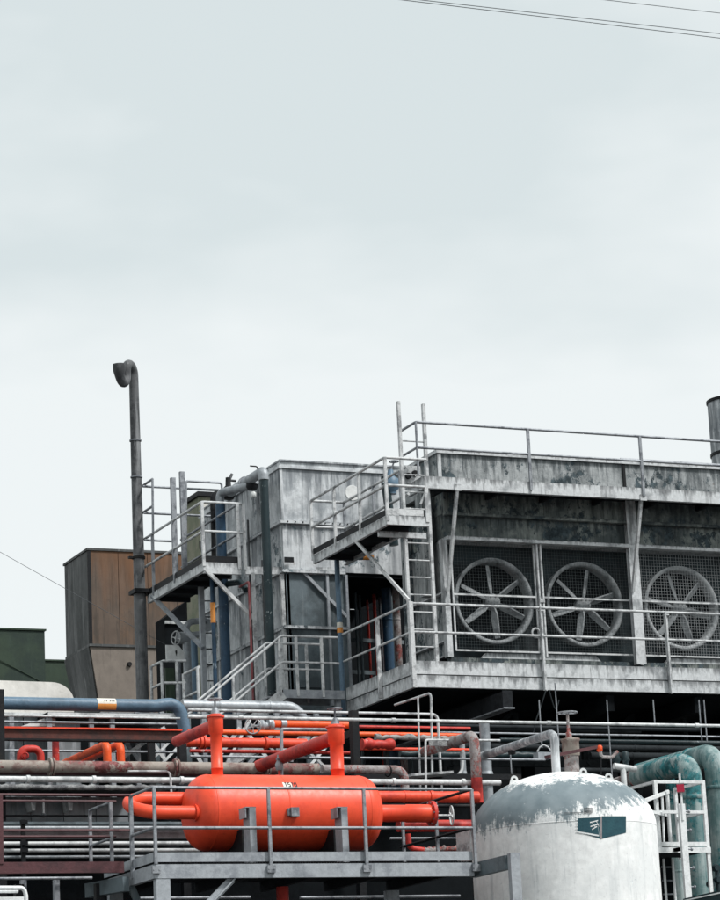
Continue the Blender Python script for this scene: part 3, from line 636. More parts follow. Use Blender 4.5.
# ================================================================== RUSTY TOWER
YT = 60.0; xt = A(88, 560, Y=YT).x; ZT = A(88, 548, Y=YT).z; zT = lambda y: A(88, y, Y=YT).z
YTB = A(65, 563, X=xt).y + .05; xtr = A(205, 560, Y=YT).x
tw = thing('rusty_tower', 'big rust-brown sheet metal tower box narrowing to a taupe hopper', 'tower', (xt, YT, 0))
zs = zT(645)
xx = xt+.02
for k in range(4):
    xe = lerp(xt+.02, xtr, (k+1)/4); part('front_sheet', MB().box(xx, xe-.012, YT, YT+.06, zs+.03, ZT-.06), 'rustbrown', tw); xx = xe
part('side_sheet', MB().box(xt, xt+.05, YT+.065, YTB, zs+.03, ZT-.06), 'towerdark', tw)
part('core', MB().box(xt+.06, xtr-.02, YT+.07, YTB-.05, zs-.02, ZT-.08), 'void', tw)
part('roof_rim', MB().box(xt-.03, xtr+.03, YT-.03, YTB+.03, ZT-.055, ZT), 'towerdark', tw)
part('edge_angle', MB().box(xt-.015, xt+.06, YT-.018, YT-.003, zs, ZT-.06), 'black', tw)
part('seam_band', MB().box(xt-.02, xtr+.02, YT-.03, YTB+.02, zs-.03, zs+.027), 'towerdark', tw)
zb = zT(760)
h = MB(); dx = (A(110, 760, Y=YT).x-xt)
h.hexa([(xt+dx, YT+.1, zb), (xtr-dx, YT+.1, zb), (xtr-dx, YTB-.4, zb), (xt+dx, YTB-.4, zb), (xt+.01, YT+.01, zs-.033), (xtr-.01, YT+.01, zs-.033), (xtr-.01, YTB, zs-.033), (xt+.01, YTB, zs-.033)])
part('hopper', h, 'taupe', tw)
part('hopper_side', MB().prism([(xt-.005, YT+.05, zs-.035), (xt-.005, YTB+.1, zs-.035), (xt+dx-.01, YTB-.2, zb), (xt+dx-.01, YT+.14, zb)], (-.02, 0, 0)), 'towerdark', tw)
hw = A(130, 664, Y=YT-.03); part('hatch_knob', MB().lathe(hw, Y_, [(0, .05), (.06, .06)], 12), 'black', tw)
for x in (xt+.5, xtr-.5): part('leg', MB().box(x-.1, x+.1, YT+.5, YT+.7, 0, zb), 'towerdark', tw)

# ================================================================== FAR GREEN BUILDINGS
def green_shed(name, label, x0, x1, ytop, Y, brace):
    a, b = A(x0, ytop, Y=Y), A(x1, ytop, Y=Y)
    t = thing(name, label, 'building', (b.x, Y, 0)); n = max(1, int((b.x-a.x)/1.6))
    part('core', MB().box(a.x, b.x-.05, Y+.06, Y+6, 0, a.z-.05), 'green', t)
    for i in range(n):
        xa, xb = lerp(a.x, b.x, i/n), lerp(a.x, b.x, (i+1)/n)
        za = a.z-.06
        while za > 8:
            part('wall_panel', MB().prism([(xa+.015, Y+.05, za-1.55), (xb-.015, Y+.05, za-1.55), (xb-.015, Y+.05, za-.01), (xa+.015, Y+.05, za-.01)], (0, -.04, 0)), 'green', t)
            if brace:
                for s_ in (0, 1):
                    part('crease', MB().bar((xa+.02 if s_ else xb-.02, Y, za-1.53), ((xa+xb)/2, Y-.02, za-.78), .02, .02), 'green', t)
            za -= 1.57
    part('roof_rim', MB().box(a.x, b.x+.03, Y-.03, Y+6, a.z-.05, a.z), 'green', t)
green_shed('green_shed', 'taller dark green sheet-clad building at the left edge', -60, 45, 626, 75, True)
green_shed('green_shed', 'lower dark green shed between the taller green building and the rusty tower', 30, 75, 659, 78, True)

# ================================================================== OFF-WHITE ROUNDED DUCT
YD = 47.0
a, b = A(-60, 682, Y=YD), A(74, 690, Y=YD); z1 = A(0, 681, Y=YD).z; z0 = z1-1.4
prof = [(a.x, z0), (b.x, z0), (b.x-.01, z1-.35)] + [(b.x-.42+.42*math.cos(t), z1-.36+.36*math.sin(t)) for t in [math.pi*k/16 for k in range(1, 9)]] + [(a.x, z1+.02)]
wd = thing('rounded_duct', 'off-white round-shouldered duct behind the blue pipe', 'duct', ((a.x+b.x)/2, YD, 0))
part('shell', MB().prism([(x, YD, z) for x, z in prof], (0, 1.6, 0)), 'cream', wd)
part('leg', MB().box(b.x-.6, b.x-.4, YD+.4, YD+.6, 0, z0).box(a.x+.4, a.x+.6, YD+.4, YD+.6, 0, z0), 'palewall', wd)

# ================================================================== OLIVE CABIN + DARK DUCTS BEHIND THE PLATFORM
YO = 54.5; a, b = A(199, 505, Y=YO), A(224, 505, Y=YO); zt = A(204, 497, Y=YO).z; dep = .95
oc = thing('olive_cabin', 'narrow olive cabin with a flat dark roof behind the access platform', 'cabin', ((a.x+b.x)/2, YO, 0))
part('body', MB().box(a.x, b.x, YO, YO+dep, 5, zt), 'olive', oc)
for k in range(7): part('louvre', MB().box(a.x+.08, b.x-.05, YO-.03, YO-.003, zt-.3-k*.2, zt-.16-k*.2), 'cream', oc)
part('roof', MB().box(a.x-.06, b.x+.1, YO-.1, YO+dep+.1, zt+.003, zt+.1), 'black', oc)
part('dark_band', MB().box(a.x-.03, b.x+.03, YO-.04, YO-.004, A(200, 549, Y=YO).z, A(200, 541, Y=YO).z), 'black', oc)
part('plinth', MB().box(a.x+.1, b.x-.1, YO+.1, YO+dep-.05, 0, 5), 'void', oc)
YK = 56.5
a, b = A(165, 640, Y=YK), A(246, 640, Y=YK)
zk0, zk1 = A(166, 618, Y=YK).z, A(190, 601, Y=YK).z
bd = thing('black_duct', 'black sloped duct under the access platform', 'duct', (a.x, YK, 0))
part('duct_shell', MB().prism([(a.x, YK, 3), (b.x, YK, 3), (b.x, YK, zk1-.2), (A(188, 640, Y=YK).x, YK, zk1), (a.x, YK, zk0)], (0, .6, 0)), 'void', bd)
part('duct_strip', MB().box(a.x, A(186, 640, Y=YK).x, YK-.05, YK-.01, A(165, 624, Y=YK).z, A(165, 621, Y=YK).z), 'whitepipe', bd)
part('stand', MB().box(a.x+.2, b.x-.2, YK+.1, YK+.5, 0, 2.99), 'void', bd)
# ================================================================== RIGHT EDGE CHIMNEY
YR = 56.0; c = A(734, 440, Y=YR); zt = A(734, 401, Y=YR).z; rr = A(734, 440, Y=YR).x-A(713.6, 440, Y=YR).x
ch = thing('chimney', 'round grey chimney with dark rims at the right edge', 'chimney', (c.x, YR, 0))
part('shaft', MB().lathe((c.x, YR, 0), Z_, [(0, rr), (zt-.05, rr)], 36), 'casing', ch)
for z in (zt-.06, A(734, 456, Y=YR).z): part('rim', MB().lathe((c.x, YR, z), Z_, [(0, rr+.025), (.07, rr+.025)], 36), 'black', ch)

# ================================================================== STAIR IN FRONT OF THE CASING
YA, YB2 = 47.5, 48.25
tp = A(281, 636, Y=YA); bt = A(210, 696, Y=YA); dz = (tp.z-bt.z)/(tp.x-bt.x)
hs = 1.0; zl = tp.z-hs; xs0 = tp.x; xs1 = A(338, 640, Y=YA).x
sr = thing('steel_stair', 'pale steel stair with twin pipe handrails climbing to a small landing', 'stair', (xs0, YA, 0))
part('landing', MB().box(xs0, xs1+.1, YA, YB2, zl-.06, zl-.02), 'underside', sr)
for y in (YA, YB2): part('landing_edge', MB().channel((xs0, y, zl-.1), (xs1+.1, y, zl-.1), .16, .05), 'steelgrey', sr)
xe = xs0-4.2
for y in (YA, YB2):
    part('stringer', MB().bar((xs0, y, zl-.1), (xe, y, zl-.1-4.2*dz), .02, .2), 'palerail', sr)
    for h_, nm in ((hs, 'top_rail'), (.5, 'mid_rail')):
        part(nm, MB().bend([(xe, y, zl+h_-4.2*dz), (xs0, y, zl+h_), (xs1, y, zl+h_)], .024, .1, 8), 'palerail', sr)
    for k in range(5):
        x = xs0-.05-k*.95; part('post', MB().bar((x, y, zl-.1-(xs0-x)*dz), (x, y, zl+hs-(xs0-x)*dz), .04, .04), 'palerail', sr)
    for x in (xs0+.3, xs1-.35): part('post', MB().bar((x, y, zl-.15), (x, y, zl+hs), .05, .04), 'palerail', sr)
for k in range(15):
    x = xs0-.15-k*.27; part('tread', MB().box(x-.13, x+.13, YA+.02, YB2-.02, zl-(xs0-x)*dz-.06, zl-(xs0-x)*dz-.03), 'galv', sr)
for x in (xs0+.1, xs1): part('leg', MB().box(x-.05, x+.05, YA+.1, YA+.2, 0, zl-.18), 'steelgrey', sr)
part('leg', MB().box(xe+.3, xe+.4, YA+.1, YA+.2, 0, zl-3.3*dz-.4), 'steelgrey', sr)

# ================================================================== VERTICAL PIPES BETWEEN PLATFORM AND CASING
def vp(px, y0, y1, Y): a, b = A(px, y0, Y=Y), A(px, y1, Y=Y); return V((b.x, Y, b.z)), V((b.x, Y, a.z))
zg = 4.0
t = thing('dark_downpipe', 'dark teal flaked downpipe with grey elbow on the casing side', 'pipe', A(268, 600, Y=48.75)*1.0)
bx = A(268.5, 600, Y=48.75).x; zt_ = A(264, 474, Y=48.75).z
part('riser', MB().tube([(bx, 48.75, zg), (bx, 48.75, zt_-.1)], .085, 14), 'tealdark', t)
part('elbow', MB().bend([(bx, 48.75, zt_-.12), (bx, 48.75, zt_+.06), (bx, 49.25, zt_+.06)], .1, .14, 14), 'silver', t)
part('branch', MB().tube([(bx, 49.2, zt_+.06), (bx, 50.6, zt_+.06)], .1, 14), 'silver', t)
part('flange', MB().lathe((bx, 49.75, zt_+.06), Y_, [(0, .13), (.07, .13)], 16), 'galv', t)
t = thing('blue_downpipe', 'worn blue downpipe with a grey top bend beside the railings', 'pipe', A(223, 600, Y=50.4))
bx = A(223.5, 600, Y=50.4).x; zt_ = A(222, 503, Y=50.4).z
part('riser', MB().tube([(bx, 50.4, zg), (bx, 50.4, zt_)], .1, 14), 'bluedeep', t)
part('elbow', MB().bend([(bx, 50.4, zt_), (bx, 50.4, zt_+.2), A(247, 486, Y=49.6), A(256, 480, Y=49.4)], .085, .16, 14), 'silver', t)
part('valve', MB().lathe(A(252, 485, Y=49.5)-Z_*.1, Z_, [(0, .09), (.06, .12), (.14, .12), (.2, .07), (.26, .1)], 14), 'black', t)
part('lamp', MB().lathe(A(253.5, 498, Y=49.45), Z_, [(0, .035), (.02, .06), (.1, .06), (.13, .03)], 12), 'glass', t)
# valve cluster at the top of the platform
t = thing('valve_cluster', 'small dark valve with spindle and cross bar above the platform rail', 'valve', A(228, 495, Y=50.8))
vb = A(228.5, 492, Y=50.8)
part('body', MB().lathe(vb-Z_*.15, Z_, [(0, .1), (.08, .15), (.2, .14), (.28, .06), (.45, .05)], 14), 'black', t)
part('spindle', MB().tube([vb+Z_*.2, A(232, 474, Y=50.8)], .03, 8), 'stack', t)
part('cross_bar', MB().tube([A(226, 480, Y=50.8), A(236, 481, Y=50.8)], .025, 8), 'stack', t)
part('side_pipe', MB().bend([A(213, 510, Y=50.8), A(213, 494, Y=50.8), vb], .06, .12, 10), 'black', t)
part('drop_pipe', MB().tube([A(213, 510, Y=50.8), A(214, 570, Y=50.8)], .05, 10), 'black', t)
pipe('bent_rod', 'thin bent rod above the grey elbow by the casing', 'black', [A(250, 466, Y=48.9), A(257, 466.5, Y=48.9), A(258.5, 472, Y=48.9)], .014, .04, 'rod', 6)
t = thing('thin_blue_pipe', 'thin blue pipe with an orange band below the access platform', 'pipe', A(216.5, 650, Y=50.0))
a, b = vp(216, 574, 705, 50.0); part('riser', MB().tube([V((a.x, 50.0, zg)), b], .042, 10), 'bluedeep', t)
part('band', MB().lathe((a.x, 50.0, A(216, 623, Y=50).z), Z_, [(0, .05), (A(216, 603, Y=50).z-A(216, 623, Y=50).z, .05)], 12), 'tagorange', t)
a, b = vp(251.5, 583, 705, 49.1); pipe('thin_red_pipe', 'thin faded red standpipe against the casing corner', 'fadedred', [V((a.x, 49.1-.1, zg)), V((b.x, 49.1-.1, b.z)), V((b.x, 49.1+.4, b.z))], .024, .05)
t = thing('blue_bent_pipe', 'slim pale blue pipe turning at the top beside the lower walkway end', 'pipe', A(344, 700, Y=47.95))
bx = A(340, 630, Y=48.0).x
part('run', MB().bend([(bx, 48.0, 5), (bx, 48.0, A(336, 557, Y=48).z), A(362, 557.5, Y=48.1), ], .052, .08, 12), 'bluepipe', t)
part('orange_end', MB().tube([A(361, 557.5, Y=48.1), A(373, 557.5, Y=48.1)], .05, 10), 'tagorange', t)
part('tag', MB().lathe((bx, 48.0, A(339, 633, Y=48).z), Z_, [(0, .058), (.1, .058)], 12), 'tagorange', t)
part('tag', MB().lathe((bx, 48.0, A(339, 633, Y=48).z+.103), Z_, [(0, .058), (.1, .058)], 12), 'plate', t)
for px, Y, r, mt_, lb in ((379, 50.6, .035, 'redpipe', 'thin red pipe in the dark recess beside the blue pipe'), (391.5, 50.0, .1, 'bluedeep', 'thick dark blue pipe in the recess left of the ladder'),
                          (386, 50.9, .06, 'silver', 'grey pipe standing in the dark recess'), (401, 49.6, .07, 'rustpipe', 'rust-stained pipe just left of the cat ladder'), (372, 51.2, .025, 'redpipe', 'thinnest red pipe deep in the dark recess')):
    a, b = vp(px, 541 if px > 385 else 560, 700, Y)
    pipe('recess_pipe', lb, mt_, [V((a.x, Y, 0)), V((a.x, Y, b.z))], r, group='pipes in the recess')
# valve on top of the casing edge by the landing
t = thing('roof_valve', 'blue-grey valve with small handwheel behind the landing rail', 'valve', A(391, 482, Y=48.6))
vb = A(391, 482, Y=48.6)
part('body', MB().lathe(vb-Z_*.25, Z_, [(0, .1), (.06, .1), (.12, .16), (.3, .16), (.36, .08), (.5, .05)], 16), 'bluepipe', t)
part('body_pipe', MB().bend([vb-Z_*1.3, vb+V((-.12, 0, -.1)), vb+V((-.12, 0, .1))], .09, .1, 12), 'tealdark', t)
handwheel(t, A(394, 461.5, Y=48.6), Z_, .09, 'galv'); part('spindle', MB().tube([vb+Z_*.2, A(394, 461.5, Y=48.6)], .018, 8), 'galv', t)
t = thing('gauge_pair', 'pair of round black gauges behind the landing by the ladder', 'gauge', A(409, 478, Y=45.3))
for px, py in ((409, 475.5), (415.5, 473)):
    part('gauge', MB().lathe(A(px, py, Y=45.25), Y_, [(0, .055), (.05, .06)], 16), 'black', t); 
part('back_plate', MB().box(A(404, 475, Y=45.35).x, A(420, 475, Y=45.35).x, 45.32, 45.36, A(410, 484, Y=45.35).z, A(410, 466, Y=45.35).z), 'palerail', t)

# ================================================================== CLUTTER UNDER THE ACCESS PLATFORM
t = thing('notice_board', 'white board with one dark mark beside the tall stack', 'board', A(176, 661, Y=52.0))
a, b = A(166.5, 661, Y=52.0), A(184, 645.5, Y=52.0)
part('panel', MB().prism([(a.x, 52, a.z), (b.x, 52, a.z), (b.x, 52, b.z-.14), (b.x-.12, 52, b.z), (a.x, 52, b.z)], (0, .04, 0)), 'offwhite', t)
part('mark', MB().prism([A(175, 651, Y=51.99), A(176.8, 650, Y=51.99), A(177, 653, Y=51.99), A(176.2, 656, Y=51.99)], (0, -.006, 0)), 'ink', t)
part('stand', MB().tube([V((b.x-.1, 52.05, 5)), V((b.x-.1, 52.05, a.z+.05))], .04, 8), 'galv', t)
t = thing('gate_valve', 'grey gate valve with a handwheel facing left under the platform', 'valve', A(180, 640, Y=52.3))
vb = A(184, 638, Y=52.3); part('body', MB().lathe(vb, X_, [(-.16, .06), (-.1, .12), (.06, .13), (.12, .08)], 14), 'silver', t)
handwheel(t, A(176, 638, Y=52.3), V((1, .4, 0)), .14, 'palerail'); part('spindle', MB().tube([A(176, 638, Y=52.3), vb], .025, 8), 'silver', t)
part('pipe', MB().tube([V((vb.x+.06, 52.3, 5)), vb+V((.06, 0, 0))], .09, 12), 'silver', t)
t = thing('looped_pipe', 'pale grey looped pipe with flange under the access platform', 'pipe', A(200, 640, Y=51.6))
part('loop', MB().bend([A(206, 620.5, Y=51.6), A(186.5, 622, Y=51.6), A(186.5, 636, Y=51.6), A(201, 634, Y=51.6), A(201, 640, Y=51.6)], .065, .16, 12), 'silver', t)
part('flange', MB().lathe(A(208, 625, Y=51.6), Y_, [(0, .13), (.08, .13)], 16), 'silver', t)
part('riser', MB().tube([V((A(194, 660, Y=51.5).x, 51.5, 5)), A(194, 640, Y=51.5)], .07, 10), 'bluepipe', t)
t = thing('low_guard', 'small pale guard rail at the foot of the tall stack', 'guard rail', A(165, 700, Y=51))
for px, py, Y in ((152.5, 666, 51.9), (163, 661, 51.0), (178, 661, 51.0)):
    a, b = vp(px, py, 715, Y); part('post', MB().tube([V((a.x, Y, 7)), b], .03, 8), 'palerail', t)
for y0 in (0, 22): part('rail', MB().bend([A(152.5, 666+y0, Y=51.9), A(163, 661+y0, Y=51.0), A(186, 661+y0, Y=51.0)], .028, .04, 8), 'palerail', t)
part('infill', MB().box(A(166, 690, Y=51.2).x, A(175, 690, Y=51.2).x, 51.2, 51.25, 8, A(170, 668, Y=51.2).z), 'green', t)
t = thing('low_guard', 'second small pale guard rail left of the stair foot', 'guard rail', A(190, 700, Y=49.6))
for px, py, Y in ((184.5, 674, 50.2), (199, 667, 49.3)):
    a, b = vp(px, py, 715, Y); part('post', MB().tube([V((a.x, Y, 7)), b], .03, 8), 'palerail', t)
for y0 in (0, 24): part('rail', MB().tube([A(184.5, 674+y0, Y=50.2), A(199, 667+y0, Y=49.3)], .028, 8), 'palerail', t)
t = thing('service_ladder', 'dark service ladder below the access platform', 'ladder', A(208, 640, Y=52.9))
for px in (203.5, 217): a, b = vp(px, 580, 705, 52.9); part('stile', MB().box(a.x-.02, a.x+.02, 52.88, 52.92, 7.5, b.z), 'black', t)
for k in range(9):
    y = 585+k*16; part('rung', MB().tube([A(203.5, y, Y=52.9), A(217, y, Y=52.9)], .014, 6), 'black', t)

# ================================================================== PIPE RACK
YP = 40.6
zr0 = A(200, 790, Y=YP).z
rk = thing('pipe_rack', 'black steel pipe rack frame behind the orange tank', 'pipe rack', A(183, 780, Y=YP))
for px, py in ((0.5, 690), (183, 738), (357, 711), (540, 790)):
    a, b = vp(px, py, 790, YP); part('post', MB().box(a.x-.06, a.x+.06, YP-.07, YP+.07, 0, b.z), 'black', rk)
    if px < 500:
        for y_ in ((775,) if px == 183 else (727, 775)):
            z = A(px, y_, Y=YP).z; part('cross_arm', MB().box(a.x-.05, a.x+.05, YP+.072, YP+2.6, z-.16, z-.04), 'black', rk)
        part('back_post', MB().box(a.x-.06, a.x+.06, YP+2.6, YP+2.72, 0, b.z-.1), 'black', rk)
a, b = vp(152.5, 728, 790, YP+1.2); part('inner_post', MB().box(a.x-.05, a.x+.05, YP+1.15, YP+1.25, 0, b.z), 'black', rk)
p, q = hx(-60, 520, 774.5, YP+.2, 200); part('long_beam', MB().bar(p, q, .08, .09), 'black', rk)
G_ = 'pipes carried by the rack'
# blue pipe with tag
YBp = 43.2; p, q = hx(-70, 186, 705, YBp, 100)
t = thing('blue_pipe', 'thick blue-grey pipe crossing at left with an orange and white tag', 'pipe', p, G_)
part('run', MB().bend([p, q-X_*.55, q+V((-.12, 0, .06)), V((q.x-.02, q.y, A(186, 737, Y=YBp).z))], .108, .26, 18), 'bluepipe', t)
a, b = A(96, 705, Y=YBp).x, A(114.5, 705, Y=YBp).x
def sleeve(x0, x1, y, z, r, t0, t1, n=10):
    vs, fs = [], []
    for i in range(n+1):
        th = lerp(t0, t1, i/n)
        for x in (x0, x1): vs.append((x, y-math.cos(th)*r, z+math.sin(th)*r))
    for i in range(n): fs.append((i*2, i*2+1, i*2+3, i*2+2))
    return MB().add(vs, fs, True)
tg = part('tag', sleeve(a, b, YBp, p.z, .111, .05, 1.5), 'plate', t)
part('tag_band', sleeve(a, b, YBp, p.z, .1115, -.9, .045), 'tagorange', t)
ink = MB()
for k in range(7):
    if k in (0, 3): continue
    x = lerp(a, b, .25+k*.1); w = .012 if k % 2 else .02
    ink.v and None
    s_ = sleeve(x, x+w, YBp, p.z, .1125, .42, .6, 2); ink.add(s_.v, s_.f)
part('tag_print', ink, 'ink', tg, kind='stuff')
YSi = 44.6; p, q = hx(182, 303, 706.5, YSi, 240)
pipe('silver_pipe', 'silver lagged pipe bending down right of the blue pipe', 'silver', [p, q, V((q.x+.0, YSi, A(308, 745, Y=YSi).z))], .105, .34, n=18, group=G_, flanges=[(lerp(p, q, .3), X_, 1.06, .03), (lerp(p, q, .72), X_, 1.06, .03)])
p, q = hx(-70, 180, 717, 42.0, 90); pipe('thin_pipe', 'thin pale pipe just below the thick blue pipe', 'whitepipe', [p, q], .018, group=G_)
p, q = hx(188, 1100, 721, 40.1, 430); pipe('long_thin_pipe', 'long thin pale pipe crossing from the blue bend to the right edge', 'whitepipe', [p, q], .027, group=G_, flanges=[(lerp(p, q, u_), X_, 1.4, .07) for u_ in (.05, .2, .36, .52, .68, .83)])
p, q = hx(188, 432, 712.5, 41.4, 330); pipe('thin_bent_pipe', 'thin pale pipe turning down at its right end', 'palerail', [p, q+X_*.1, V((q.x+.1, 41.4, A(439, 796, Y=41.4).z))], .024, .1, group=G_)
p, q = hx(440, 1100, 735, 43.5, 600); pipe('thin_pipe', 'thin grey pipe in the shade under the lower walkway', 'galv', [p, q], .019, group=G_)
p, q = hx(360, 545, 759, 41.2, 450); pipe('thin_pipe', 'thin dull pipe ending behind the grey elbow of the white tank', 'galv', [p, q], .02, group=G_)
# red / orange group
p, q = hx(-70, 181, 734, YP+.35, 90); t = thing('rust_channel', 'rust-red steel channel at left with shade painted on web and underside', 'beam', p, G_)
part('web', MB().bar(p-Z_*.015, q-Z_*.015, .05, .15), 'rustred_shade', t); part('top_flange', MB().bar(p+Z_*.075, q+Z_*.075, .14, .028), 'orangeworn', t); part('bottom_flange', MB().bar(p-Z_*.105, q-Z_*.105, .14, .028), 'black', t)  # web and bottom flange have their shade painted in; top flange stays red
p, q = hx(186, 306, 743, 42.2, 245); pipe('orange_pipe', 'fat bright orange-red pipe behind the first riser', 'orangeworn', [p, q], .083, n=16, group=G_, flanges=[(lerp(p, q, u_), X_, 1.35, .04) for u_ in (.12, .15, .66)])
p, q = hx(188, 470, 733.5, 42.9, 300); pipe('orange_pipe', 'thin orange pipe above the fat orange-red one', 'orangebr', [p, q], .045, group=G_)
p, q = hx(270, 352, 724.5, 43.0, 305); pipe('orange_pipe', 'short bright orange pipe with a grey flange at its left end', 'orangebr', [p, q], .062, group=G_, flanges=[(p, X_, 1.6, .08), (lerp(p, q, .16), X_, 1.25, .1)], fl_mat='silver')
p, q = hx(362, 394, 744.5, 41.6, 378); sc = MB()
pts = [lerp(p, q, k/14)+V((0, 0, random.uniform(-.012, .012))) for k in range(15)]; sc.tube(pts, [.085+random.uniform(-.018, .016) for _ in pts], 12); solo('crusted_pipe', sc, 'redpipe', 'short crusted red pipe right of the black post', 'pipe', G_)
p, q = hx(375, 470, 738, 42.4, 420); sc = MB(); pts = [lerp(p, q, k/26)+V((0, 0, random.uniform(-.014, .014))) for k in range(27)]
sc.tube(pts, [.05+random.uniform(-.02, .014) for _ in pts], 10); solo('crusted_pipe', sc, 'scab', 'ragged grey insulated pipe in the shade right of the black post', 'pipe', G_)
p, q = hx(400, 560, 755, 43.5, 480); sc = MB(); pts = [lerp(p, q, k/40)+V((0, 0, random.uniform(-.014, .014))) for k in range(41)]
sc.tube(pts, [.075+random.uniform(-.02, .014) for _ in pts], 10); solo('crusted_pipe', sc, 'tealdark', 'dark ragged pipe deep under the lower walkway', 'pipe', G_)
# beige pipe, grey continuation with red-footed drop
p, q = hx(-70, 318, 767.5, 39.9, 130); pipe('beige_pipe', 'long beige and rust scaled pipe along the rack above the tank', 'beigepipe', [p, q], .092, n=16, group=G_, flanges=[(lerp(p, q, u_+e_), X_, 1.5, .03) for u_ in (.3, .62, .86) for e_ in (-.0035, .0035)])
p, q = hx(322, 404, 769.5, 39.7, 360); zc_ = A(404, 800, Y=39.7).z
t = thing('scabby_pipe', 'scabby grey pipe with a loop turning down to a red foot', 'pipe', p, G_)
part('run', MB().bend([p, q, V((q.x, 39.7, A(405, 790, Y=39.7).z))], .07, .15, 14), 'rustpipe', t); part('foot', MB().tube([V((q.x, 39.7, A(405, 790, Y=39.7).z)), V((q.x, 39.7, zc_))], .072, 14), 'redpipe', t)
part('strap', MB().ring(A(388, 771, Y=39.7), V((1, .3, 0)), .085, .012, 18, 5), 'black', t)
p, q = hx(-70, 318, 773.2, 40.1, 130); pipe('maroon_pipe', 'dark maroon pipe tucked under the beige one', 'maroon', [p, q], .04, group=G_)
p, q = hx(-70, 500, 780, 39.3, 120); pipe('white_pipe', 'long dirty white pipe under the maroon one', 'whitepipe', [p, q], .045, group=G_, flanges=[(lerp(p, q, u_), X_, 1.35, .05) for u_ in (.16, .27, .42, .8, .93)])
p, q = hx(-70, 175, 787.3, 39.2, 70); sc = MB(); pts = [lerp(p, q, k/60)+V((0, 0, random.uniform(-.006, .006))) for k in range(61)]
sc.tube(pts, [.04+random.uniform(-.008, .008) for _ in pts], 10); solo('lagged_pipe', sc, 'lagging', 'crumpled foil-lagged pipe below the dirty white pipe', 'pipe', G_)
# inverted red U, red stub, twin orange bends
t = thing('red_bend', 'red inverted U-bend pipe at far left', 'pipe', A(30, 765, Y=41.9)); 
part('bend', MB().bend([A(20.5, 775, Y=41.9), A(20.5, 749, Y=41.9), A(40.5, 749, Y=41.9), A(41, 775, Y=41.9)], .062, .12, 14), 'redpipe', t)
handwheel(t, A(25, 756, Y=41.8), V((.4, 1, 0)), .05, 'redpipe'); part('stem', MB().tube([A(25, 756, Y=41.8), A(25, 756, Y=42.0)], .02, 8), 'redpipe', t)
a, b = vp(56, 738, 770, 42.3); pipe('red_stub', 'short red upright pipe between the U-bend and the orange bends', 'redpipe', [a, b], .058)
for px, lb in ((107, 'left of two orange pipes running back and bending down'), (120.5, 'right of two orange pipes running back and bending down')):
    a = A(px, 744, Y=41.7); pipe('orange_bend', lb, 'orangebr', [V((a.x, 44.8, a.z)), a, V((a.x, 41.7, A(px, 775, Y=41.7).z))], .066, .13, n=14, group='twin orange bends')
# lattice and grey shed behind the rack
sh = thing('grey_shed', 'pale grey sheet shed behind the pipe rack at left', 'shed', A(25, 800, Y=46))
a, b = A(-70, 716, Y=45.4), A(46, 716, Y=45.4)
nP = 5
for k in range(nP): part('wall_sheet', MB().box(lerp(a.x, b.x, k/nP)+.01, lerp(a.x, b.x, (k+1)/nP)-.01, 45.4, 45.46, 0, a.z), 'palewall', sh)
part('eave', MB().box(a.x, b.x+.05, 45.3, 46.9, a.z+.003, a.z+.07), 'whitepipe', sh); part('body', MB().box(a.x, b.x-.02, 45.47, 46.8, 0, a.z-.01), 'palewall', sh)
pr_ = [A(16, 729, Y=45.3), A(50, 717.5, Y=45.3), A(51, 729, Y=45.3)]
part('sloped_hood', MB().prism(pr_, (0, -.3, 0)), 'offwhite', sh)
sh = thing('low_cabinet', 'low pale cabinet with a flat dark-edged roof behind the orange bends', 'cabinet', A(65, 800, Y=45))
a, b = A(55, 722, Y=45.0), A(80, 722, Y=45.0)
part('body', MB().box(a.x, b.x, 45.0, 46.2, 0, a.z), 'palewall', sh)
a2, b2 = A(46, 718, Y=44.9), A(178, 718, Y=44.9); part('roof', MB().box(a2.x, b2.x, 44.8, 46.6, a.z+.06, a.z+.14), 'black', sh); part('roof_edge', MB().box(a2.x, b2.x, 44.77, 44.797, a.z+.08, a.z+.13), 'whitepipe', sh)
for px in (12, 50, 92, 113): x = A(px, 740, Y=44.85).x; part('post', MB().box(x-.04, x+.04, 44.85, 44.93, 0, a.z+.055), 'galv', sh)
lt = thing('braced_frame', 'grey lattice frame with crossed braces behind the rack', 'frame', A(160, 800, Y=46))
for px in (112, 138, 163, 205, 240, 278, 318):
    x = A(px, 740, Y=46.2).x; part('post', MB().box(x-.04, x+.04, 46.2, 46.28, 0, A(px, 712, Y=46.2).z), 'galv', lt)
for i, (x0, y0, x1, y1) in enumerate(((112, 722, 138, 760), (112, 765, 165, 728), (138, 722, 165, 760), (165, 775, 205, 722), (205, 775, 240, 728), (178, 722, 205, 770), (240, 775, 276, 730), (243, 728, 278, 772), (278, 775, 318, 735))):
    part('brace', MB().bar(A(x0, y0, Y=46.15-.07*(i % 2)), A(x1, y1, Y=46.15-.07*(i % 2)), .07, .03, Y_), 'palerail' if i % 3 else 'galv', lt)
for x0, y0, x1, y1 in ((140, 772, 176, 735), (150, 776, 186, 739), (192, 752, 206, 728), (208, 722, 236, 745), (222, 772, 250, 720), (252, 772, 300, 738), (262, 738, 290, 770), (296, 740, 330, 772), (306, 770, 336, 736)):
    part('thin_brace', MB().bar(A(x0, y0, Y=45.2), A(x1, y1, Y=45.4), .045, .03, Y_), 'palerail', lt)
for y_ in (716, 740, 768): p, q = hx(100, 330, y_, 46.35, 200); part('girt', MB().bar(p, q, .06, .07), 'galv', lt)
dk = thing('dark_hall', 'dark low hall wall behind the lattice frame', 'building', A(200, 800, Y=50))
p, q = hx(78, 350, 706, 46.9, 200); part('wall', MB().box(p.x, q.x, 46.9, 47.0, 0, p.z-.15), 'void', dk)
